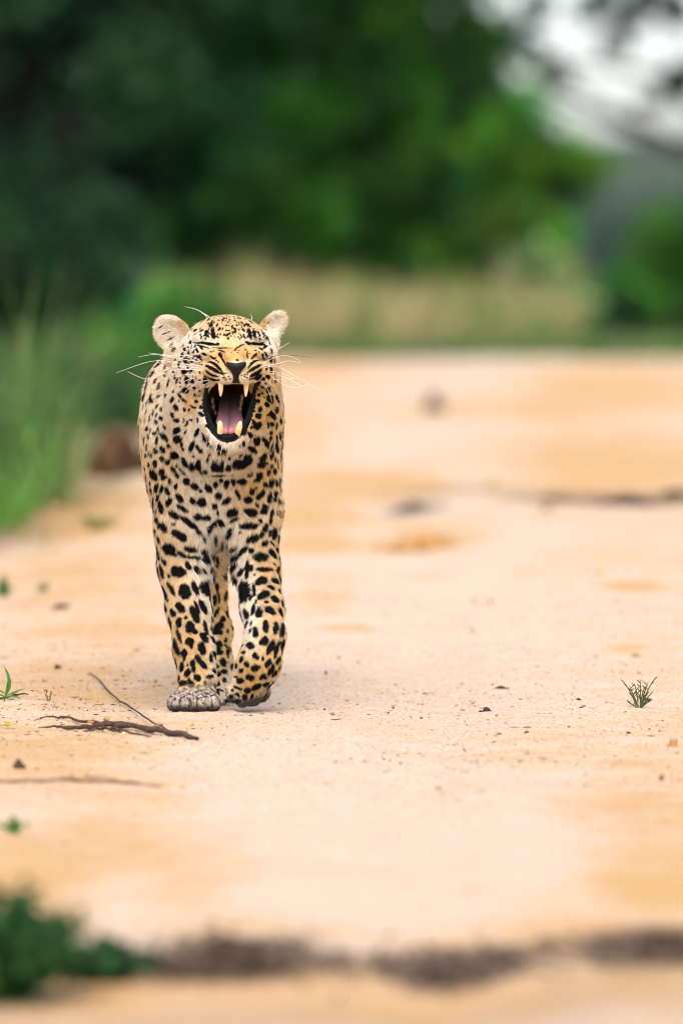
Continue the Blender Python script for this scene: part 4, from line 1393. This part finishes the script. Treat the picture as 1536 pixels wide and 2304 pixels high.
def lump_thing(name, label, cat, px, py, wpx, hpx, mat, seed, depth=1.0, group=None, rough=.45, heap=7):
    g = gz(px, py)
    k = S * (g[1] + DIST) / DIST
    r = np.random.default_rng(seed)
    vs, fs, o_ = [], [], 0
    for i in range(heap):
        t = 0 if i == 0 else r.uniform(-.8, .8)
        sc1 = .55 if i == 0 else r.uniform(.22, .5) * (1 - .5 * abs(t))
        hz_ = hpx * (1 if i == 0 else r.uniform(.35, .9) * (1 - .55 * abs(t)))
        cx = g[0] + t * wpx * k / 2
        cy = g[1] + (0 if i == 0 else r.uniform(-.6, .6) * wpx * k / 2 * depth)
        a1, b1 = lump((cx, cy, g[2] + hz_ * k * .25), wpx * k / 2 * sc1, wpx * k / 2 * depth * sc1, hz_ * k * .75, seed * 20 + i, rough, 3 if i == 0 else 2)
        vs.append(a1)
        fs.append(b1 + o_)
        o_ += len(a1)
    v_, f_ = np.concatenate(vs), np.concatenate(fs)
    o = mesh_obj(name, v_, f_, mat)
    tag(o, label, cat, group)
    return o


lump_thing('earth_mound', 'brown earth mound at the foot of the verge left of the shoulder', 'earth mound', 268, 1066, 210, 92, mat_plain('brown_earth', (.075, .042, .02), .95, .05, .5, 14, .8), 60, .6, rough=.6, heap=14)
lump_thing('stone', 'dark stone alone on the far sand right of the animal', 'stone', 975, 921, 52, 44, M_CLOD, 61)
lump_thing('soil_clod', 'largest dark soil clod of the row at the right edge of the track', 'soil clod', 1405, 1136, 150, 22, M_CLOD, 62, .5, 'dark clods across the track', heap=16)
lump_thing('soil_clod', 'dark soil clod cut by the right edge, on the same row', 'soil clod', 1520, 1124, 90, 20, M_CLOD, 63, .5, 'dark clods across the track', heap=12)
lump_thing('soil_clod', 'small low soil clod, leftmost of the row at right', 'soil clod', 1255, 1122, 110, 10, M_CLOD, 64, .5, 'dark clods across the track', heap=12)
lump_thing('soil_clod', 'dark soil clod above the ochre mound in the middle of the track', 'soil clod', 935, 1138, 100, 14, M_CLOD, 65, .5, 'dark clods across the track', heap=12)
lump_thing('ochre_mound', 'low ochre mound of dry dung in the middle of the track', 'mound', 955, 1224, 210, 36, M_OCHRE, 66, .6, rough=.35, heap=16)
lump_thing('soil_clod', 'small dark clod on the sand left of the animal', 'soil clod', 138, 1359, 48, 12, M_CLOD, 67, .7)
lump_thing('soil_clod', 'tiny brown clod on the sand above the dry branch', 'soil clod', 130, 1509, 26, 9, M_CLOD, 68, .7)
lump_thing('soil_clod', 'small pointed dark clod on the sand right of the paws', 'soil clod', 1094, 1594, 34, 10, M_CLOD, 69, .7, rough=.3)
lump_thing('soil_clod', 'brown clod at the right edge below the grass tuft', 'soil clod', 1512, 1690, 36, 18, M_OCHRE, 70, .8)
lump_thing('pebble', 'small black pebble near the right edge below the brown clod', 'pebble', 1487, 1758, 14, 12, M_CLOD, 71)
lump_thing('soil_clod', 'dark clod near the left edge below the dry branch', 'soil clod', 42, 1738, 36, 22, M_CLOD, 72, .8)
lump_thing('pebble', 'tiny brown pebble alone between the paws and the flat dark chip', 'pebble', 733, 1515, 11, 8, M_CLOD, 73)
lump_thing('bark_chip', 'flat dark chip of bark on the pale sand at right', 'bark chip', 1126, 1540, 46, 8, M_CLOD, 74, .3, rough=.2)
lump_thing('pebble', 'small brown pebble on the pale sand above the grass tuft', 'pebble', 1437, 1514, 12, 8, M_OCHRE, 75)
lump_thing('dung_heap', 'dark heap of dry dung in the near foreground beside the green plant', 'dung', 500, 2195, 340, 84, M_CLOD, 76, .4, 'dark heaps along the near edge', rough=.45)
lump_thing('dung_heap', 'dark round dung heap in the near foreground, middle of the picture', 'dung', 1030, 2190, 240, 56, M_CLOD, 77, .4, 'dark heaps along the near edge', rough=.45)
lump_thing('dung_heap', 'dark dung heap in the near foreground at the right edge', 'dung', 1490, 2185, 230, 52, M_CLOD, 78, .4, 'dark heaps along the near edge', rough=.45)

# fallen yellow leaves
for (px, py, wpx, lab, seed) in [(1350, 1296, 26, 'yellow green fallen leaf on the sand at right', 81), (1108, 1094, 34, 'yellow fallen leaf above the dark clods', 82), (1230, 1164, 34, 'olive fallen leaf below the dark clods', 83), (20, 1636, 26, 'yellow fallen leaf at the left edge by the dry branch', 84)]:
    g = gz(px, py)
    r = np.random.default_rng(seed)
    k = S * (g[1] + DIST) / DIST * wpx / 2
    lv = [(-1, 0, .25), (-.4, -.45, .35), (.4, -.42, .3), (1, 0, .5), (.4, .42, .75), (-.4, .45, .8), (0, 0, .12)]
    lf = [[6, 0, 1], [6, 1, 2], [6, 2, 3], [6, 3, 4], [6, 4, 5], [6, 5, 0]]
    o = mesh_obj('fallen_leaf', [np.array(q) * k + g + [0, 0, .004] for q in lv], lf, mat_plain('fallen_leaf_%d' % seed, (.38, .30, .05) if seed != 83 else (.16, .17, .05), .6, .2))
    so = o.modifiers.new('thick', 'SOLIDIFY')
    so.thickness = .0012
    tag(o, lab, 'leaf')

# dry branch
br = empty('dry_branch', gz(300, 1655))
tag(br, 'dead brown branch with side twigs lying on the sand left of the paw', 'branch')


def gpt(px, py, hpx=0):
    """point hpx photo pixels above the ground spot seen at py+hpx"""
    g = gz(px, py + hpx)
    return g + np.array([0, 0, hpx * S * (g[1] + DIST) / DIST + .002])


def stick(pts, radii, parent, name, mat=M_TWIG, sides=7):
    r_ = [q * S * .78 for q in radii]
    pp = np.array([gpt(*q) for q in pts])
    n_ = max(12, len(pp) * 4)
    t = np.linspace(0, len(pp) - 1, n_)
    out = np.stack([np.interp(t, np.arange(len(pp)), pp[:, k]) for k in range(3)], 1)
    out[1:-1] = (out[:-2] + 2 * out[1:-1] + out[2:]) / 4
    out += rng.normal(size=out.shape) * .0011
    rr = np.interp(t, np.arange(len(pp)), r_) * rng.uniform(.85, 1.2, n_)
    return part(name, tube(out, list(rr), sides), mat, parent)


stick([(446, 1670, 3), (420, 1662, 5), (370, 1648, 7), (310, 1638, 8), (250, 1630, 9), (205, 1636, 7), (150, 1645, 6), (130, 1634, 6), (85, 1636, 3)], [5, 7.5, 8.5, 8, 7.5, 6.5, 6, 3, 1.5], br, 'stem')
stick([(290, 1634, 8), (240, 1622, 8), (200, 1622, 6), (150, 1616, 5), (110, 1615, 3), (78, 1620, 2)], [5, 4.5, 4, 3, 2, 1.2], br, 'side_twig')
stick([(235, 1636, 8), (215, 1648, 5), (190, 1655, 2)], [5, 4, 2], br, 'side_twig')
stick([(250, 1640, 8), (290, 1655, 4), (335, 1668, 2)], [4.5, 3.5, 2], br, 'side_twig')
stick([(240, 1640, 8), (262, 1652, 3), (300, 1650, 2)], [3.5, 3, 1.5], br, 'side_twig')
stick([(430, 1664, 5), (352, 1634, 8), (300, 1595, 8), (255, 1562, 8), (215, 1528, 6), (200, 1519, 4)], [2.6, 2.6, 2.6, 2.4, 2, 1.2], br, 'long_thin_twig')
for (x, y) in ((360, 1630), (205, 1622), (240, 1618), (350, 1640)):
    g = gpt(x, y, 8)
    v_, f_ = lump(g, 8 * S, 8 * S, 5 * S, int(x), .5, 2)
    part('withered_bud', (v_, f_), M_OCHRE, br)
st = empty('fallen_stick', gz(180, 1768))
tag(st, 'long pale fallen stick across the sand at lower left', 'stick')
stick([(-60, 1766, 2), (60, 1768, 4), (180, 1762, 5), (260, 1766, 4), (365, 1776, 2)], [4, 5, 5.5, 5, 3], st, 'stem', mat_plain('pale_stick', (.26, .16, .08), .9, .1, .4, 40))
stick([(170, 1764, 5), (200, 1752, 5), (240, 1750, 4)], [3, 2.5, 1.5], st, 'side_twig', bpy.data.materials['pale_stick'])
st = empty('short_twig', gz(20, 1578))
tag(st, 'short grey twig on the sand under the green sprout', 'twig')
stick([(-30, 1578, 3), (30, 1576, 4), (66, 1574, 3)], [3.5, 3.2, 2], st, 'stem')
st = empty('tiny_twig', gz(110, 1578))
tag(st, 'tiny upright broken twig beside the green sprout', 'twig')
stick([(108, 1582, 0), (104, 1565, 12), (100, 1562, 18)], [1.6, 1.4, .8], st, 'stem')
stick([(112, 1582, 0), (116, 1568, 10), (118, 1563, 18)], [1.6, 1.4, .8], st, 'side_twig')

# ------------------------------------------------------------------ small plants
M_GREEN = mat_plain('young_leaf', (.045, .17, .025), .45, .3, .3, 60)
M_TUFT = mat_plain('tuft_blade', (.045, .060, .018), .6, .15, .4, 120)


def blade_strip(p0, p1, p2, w_, n_=8):
    p0, p1, p2 = map(np.array, (p0, p1, p2))
    t = np.linspace(0, 1, n_)[:, None]
    c = (1 - t) ** 2 * p0 + 2 * t * (1 - t) * p1 + t ** 2 * p2
    d = p2 - p0
    sd = np.cross(d, (0.2, 1, .1))
    sd /= np.linalg.norm(sd) + 1e-9
    prof = np.sin(np.pi * np.clip(t[:, 0] * .82 + .12, 0, 1)) * w_
    prof[-1] = w_ * .03
    nrm = np.cross(sd, d)
    nrm /= np.linalg.norm(nrm) + 1e-9
    v_, f_ = [], []
    for i in range(n_):
        v_ += [c[i] - sd * prof[i], c[i] + nrm * prof[i] * .35, c[i] + sd * prof[i]]
    for i in range(n_ - 1):
        a_ = i * 3
        f_ += [[a_, a_ + 1, a_ + 4, a_ + 3], [a_ + 1, a_ + 2, a_ + 5, a_ + 4]]
    return v_, f_


def above(base, dx, dz, dy=0):
    k = S * (base[1] + DIST) / DIST
    return base + np.array([dx * k, dy * k, dz * k])


b0 = gz(14, 1584)
sp_ = empty('green_sprout', b0)
tag(sp_, 'young green sprout with narrow leaves at the left edge', 'plant')
part('stem', tube([above(b0, -4, 0), above(b0, 0, 20), above(b0, 3, 42)], [1.6 * S, 1.4 * S, 1.0 * S], 6), M_GREEN, sp_)
for (a0, a1, a2, wv) in [((2, 30), (14, 52), (-4, 78), 3.6), ((0, 14), (8, 26), (12, 52), 3.6), ((0, 12), (18, 20), (46, 30), 2.0), ((-2, 8), (14, 16), (34, 6), 2.0), ((-2, 10), (-26, 22), (-40, 10), 2.4),
                         ((-1, 16), (-18, 30), (-30, 20), 2.2), ((0, 6), (26, -2), (52, -6), 1.8)]:
    w_ = wv * S
    part('leaf', blade_strip(above(b0, a0[0], a0[1], 2), above(b0, a1[0], a1[1], -6), above(b0, a2[0], max(a2[1], 2), -3), w_), M_GREEN, sp_)
b0 = gz(1437, 1596)
tf_ = empty('grass_tuft', b0)
tag(tf_, 'small spiky grass tuft alone on the pale sand at right', 'grass')
r = np.random.default_rng(5)
for (dx0, dx1, h) in [(-6, -42, 66), (-6, -24, 52), (-2, -12, 58), (2, 4, 66), (4, 22, 62), (5, 42, 74), (6, 30, 34), (4, 26, 22), (-6, -26, 12), (2, 12, 48), (-3, -18, 36), (5, 33, 20), (3, 16, 34)]:
    p0 = above(b0, dx0, 0, r.uniform(-6, 6))
    dy = r.uniform(-20, 20)
    p1 = above(b0, dx0 + (dx1 - dx0) * .3, h * .6, dy * .5)
    p2 = above(b0, dx1, h, dy)
    o = part('blade', blade_strip(p0, p1, p2, 1.35 * S), M_TUFT, tf_)
    for q in (.35, .5, .65, .8):
        t = q
        c = (1 - t) ** 2 * p0 + 2 * t * (1 - t) * p1 + t * t * p2
        sgn = r.choice([-1, 1])
        part('blade', blade_strip(c, above(c, sgn * 5, 5), above(c, sgn * 9, 9, r.uniform(-4, 4)), 1.2 * S, 4), M_TUFT, tf_)

# leafy plants: near foreground left, and small weeds by the verge
def herb(name, label, px, py, wpx, hpx, nst, nl, size, col, seed):
    r = np.random.default_rng(seed)
    b0 = gz(px, py)
    root = empty(name, b0)
    k = S * (b0[1] + DIST) / DIST
    g = Geo()
    cs = []
    for i in range(nst):
        a_ = r.uniform(0, 6.28)
        rr = r.uniform(0, 1) ** .6
        tip_ = b0 + np.array([math.cos(a_) * rr * wpx * k / 2, math.sin(a_) * rr * wpx * k / 2, hpx * k * r.uniform(.45, 1) * (1 - .45 * rr)])
        mid = (b0 + tip_) / 2 + [0, 0, hpx * k * .15]
        g.add(tube([b0 + r.normal(size=3) * [.01, .01, 0], mid, tip_], [.0022, .0018, .0008], 5))
        t = r.uniform(.25, 1.05, nl)[:, None]
        c = (1 - t) ** 2 * b0 + 2 * t * (1 - t) * mid + t ** 2 * tip_ + r.normal(size=(nl, 3)) * size * .7
        cs.append(c)
    c = np.concatenate(cs)
    c = c[c[:, 2] > b0[2] + .006]
    cc = np.array(col) * r.uniform(.6, 1.4, (len(c), 1))
    v_, f_, cv = leaves(c, .8, size, cc, r)
    o = mesh_obj('foliage', v_, f_, M_LEAF, root, smooth=False)
    set_col(o.data, 'col', cv)
    g.build('stem', M_GREEN, root)
    tag(root, label, 'plant')
    return root


herb('leafy_plant', 'blurred dark green leafy plant in the near foreground at lower left', 10, 2245, 430, 300, 70, 34, .014, (.022, .085, .012), 91)
herb('leafy_plant', 'low green plant beside the foreground dung heap at lower left', 235, 2205, 260, 100, 30, 26, .011, (.014, .06, .014), 92)
herb('weed', 'small green weed on the sand at the left edge below the sticks', 30, 1868, 80, 36, 8, 12, .005, (.10, .20, .03), 93)
herb('weed', 'small green weed at the left edge beside the verge', 8, 1318, 60, 50, 10, 14, .006, (.05, .16, .03), 94)
herb('weed', 'tiny yellow green weed on the sand left of the animal', 100, 1318, 40, 22, 6, 10, .005, (.22, .22, .04), 95)
herb('weed', 'low yellow green weed at the edge of the verge left of the shoulder', 215, 1185, 120, 40, 14, 16, .008, (.24, .22, .05), 96)

# ------------------------------------------------------------------ grit, pebbles and litter too small to count
r = np.random.default_rng(77)
k = 11000
D = r.uniform(12.3, 18.5, k)
px = r.uniform(-500, 2000, k)
x, y = (px - 768) * S * D / DIST, D - DIST
cl = snoise(np.stack([x, y, 0 * x], 1), 5, 78, 2)
kp = (cl + r.normal(size=k) * .35 + .30 * (np.abs(px - 700) / 768) > .25)
kp &= ~(((x + .27) ** 2 + (y + .02) ** 2) < .085 ** 2)
x, y = x[kp], y[kp]
k = len(x)
z = zt(x, y)
oct_v = np.array([(1, 0, 0), (0, 1, 0), (-1, 0, 0), (0, -1, 0), (0, 0, 1), (0, 0, -1)], float)
oct_f = np.array([(0, 1, 4), (1, 2, 4), (2, 3, 4), (3, 0, 4), (1, 0, 5), (2, 1, 5), (3, 2, 5), (0, 3, 5)])
sz = .0011 * np.exp(r.normal(size=k) * .55)
sz = np.minimum(sz, .006)
a_ = r.uniform(0, 6.28, k)
lv = oct_v[None] * (1 + .3 * r.normal(size=(k, 6, 1)))
lv = lv * np.stack([sz * r.uniform(1, 2.6, k), sz, sz * .7], 1)[:, None]
ca_, sa_ = np.cos(a_)[:, None], np.sin(a_)[:, None]
lv = np.stack([lv[..., 0] * ca_ - lv[..., 1] * sa_, lv[..., 0] * sa_ + lv[..., 1] * ca_, lv[..., 2]], -1)
lv += np.stack([x, y, z + sz * .3], 1)[:, None]
fcs = (oct_f[None] + np.arange(k)[:, None, None] * 6).reshape(-1, 3)
pal = np.array([(.30, .17, .08), (.42, .27, .14), (.10, .06, .035), (.04, .03, .022), (.50, .36, .22)])
cc = pal[r.choice(5, k, p=[.38, .30, .10, .06, .16])] * r.uniform(.8, 1.2, (k, 1))
o = mesh_obj('grit', lv.reshape(-1, 3), fcs, M_DEBRIS, smooth=False)
set_col(o.data, 'col', np.repeat(cc, 6, 0))
tag(o, 'loose brown grit and crumbs scattered over the sand', 'grit', kind='stuff')

# dry straw and twig bits
k = 900
px = np.concatenate([r.normal(150, 170, 420), r.uniform(-300, 1900, 480)])
py = np.concatenate([r.normal(1590, 80, 420), r.normal(1640, 120, 480)])
kp = (py > 1330) & ~((np.abs(px - 440) < 75) & (py > 1560) & (py < 1625)) & ~((np.abs(px - 550) < 60) & (py > 1540) & (py < 1610))
px, py = px[kp], py[kp]
k = len(px)
g0 = np.array([gp(a, b_) for a, b_ in zip(px, py)])
x, y = g0[:, 0], g0[:, 1]
a_ = r.uniform(0, 6.28, k)
ln = .0035 * np.exp(r.normal(size=k) * .6)
ln = np.minimum(ln, .016)
lv = oct_v[None] * np.stack([ln, .0007 + ln * .07, .0006 + ln * .06], 1)[:, None]
ca_, sa_ = np.cos(a_)[:, None], np.sin(a_)[:, None]
lv = np.stack([lv[..., 0] * ca_ - lv[..., 1] * sa_, lv[..., 0] * sa_ + lv[..., 1] * ca_, lv[..., 2] + np.abs(lv[..., 0]) * r.uniform(0, .35, (k, 1))], -1)
lv += np.stack([x, y, zt(x, y) + .001], 1)[:, None]
fcs = (oct_f[None] + np.arange(k)[:, None, None] * 6).reshape(-1, 3)
pal = np.array([(.10, .06, .03), (.24, .13, .05), (.05, .035, .025), (.36, .24, .10)])
cc = pal[r.integers(0, 4, k)] * r.uniform(.8, 1.2, (k, 1))
o = mesh_obj('straw_bits', lv.reshape(-1, 3), fcs, M_DEBRIS, smooth=False)
set_col(o.data, 'col', np.repeat(cc, 6, 0))
tag(o, 'short straw and twig bits strewn over the sand', 'straw', kind='stuff')

k = 1250
px = np.concatenate([r.normal(520, 110, 420), r.normal(1030, 90, 280), r.normal(1490, 110, 300), r.uniform(650, 1700, 250)])
py = np.concatenate([r.normal(2165, 26, 1000), r.normal(2160, 26, 250)])
g0 = np.array([gp(a, b_) for a, b_ in zip(px, py)])
x, y = g0[:, 0], g0[:, 1]
z = zt(x, y)
a_ = r.uniform(0, 6.28, k)
ln = r.uniform(.004, .016, k)
lv = oct_v[None] * np.stack([ln, ln * .25, ln * .22], 1)[:, None]
ca_, sa_ = np.cos(a_)[:, None], np.sin(a_)[:, None]
lv = np.stack([lv[..., 0] * ca_ - lv[..., 1] * sa_, lv[..., 0] * sa_ + lv[..., 1] * ca_, lv[..., 2] + lv[..., 0] * r.normal(size=(k, 1)) * .3], -1)
lv += np.stack([x, y, z + .004 + .006 * r.random(k)], 1)[:, None]
fcs = (oct_f[None] + np.arange(k)[:, None, None] * 6).reshape(-1, 3)
cc = np.array([(.10, .07, .045)]) * r.uniform(.4, 2.2, (k, 1))
o = mesh_obj('leaf_litter', lv.reshape(-1, 3), fcs, M_DEBRIS, smooth=False)
set_col(o.data, 'col', np.repeat(cc, 6, 0))
tag(o, 'dark dry litter strewn across the near foreground', 'litter', kind='stuff')

# ------------------------------------------------------------------ air
bpy.context.view_layer.update()
zs = [(o.matrix_world @ Vector(c)).z for o in C.objects if o.type == 'MESH' for c in o.bound_box]
hx0, hx1, hy0, hy1, hz0, hz1 = -960, 960, -60, 1160, min(zs) - 1, max(zs) + .6
hv = [(x, y, z) for x in (hx0, hx1) for y in (hy0, hy1) for z in (hz0, hz1)]
hf = [[0, 1, 3, 2], [4, 6, 7, 5], [0, 4, 5, 1], [2, 3, 7, 6], [0, 2, 6, 4], [1, 5, 7, 3]]
M_HAZE = bpy.data.materials.new('haze')
M_HAZE.use_nodes = True
hn_ = M_HAZE.node_tree
hn_.nodes.clear()
ho = hn_.nodes.new('ShaderNodeOutputMaterial')
hv_ = hn_.nodes.new('ShaderNodeVolumePrincipled')
hv_.inputs['Color'].default_value = (.80, .90, 1.0, 1)
hv_.inputs['Density'].default_value = .00005
hn_.links.new(hv_.outputs[0], ho.inputs['Volume'])
haze = mesh_obj('haze', hv, hf, M_HAZE, smooth=False)
tag(haze, 'thin bluish haze in front of the far woodland', 'haze', kind='stuff')
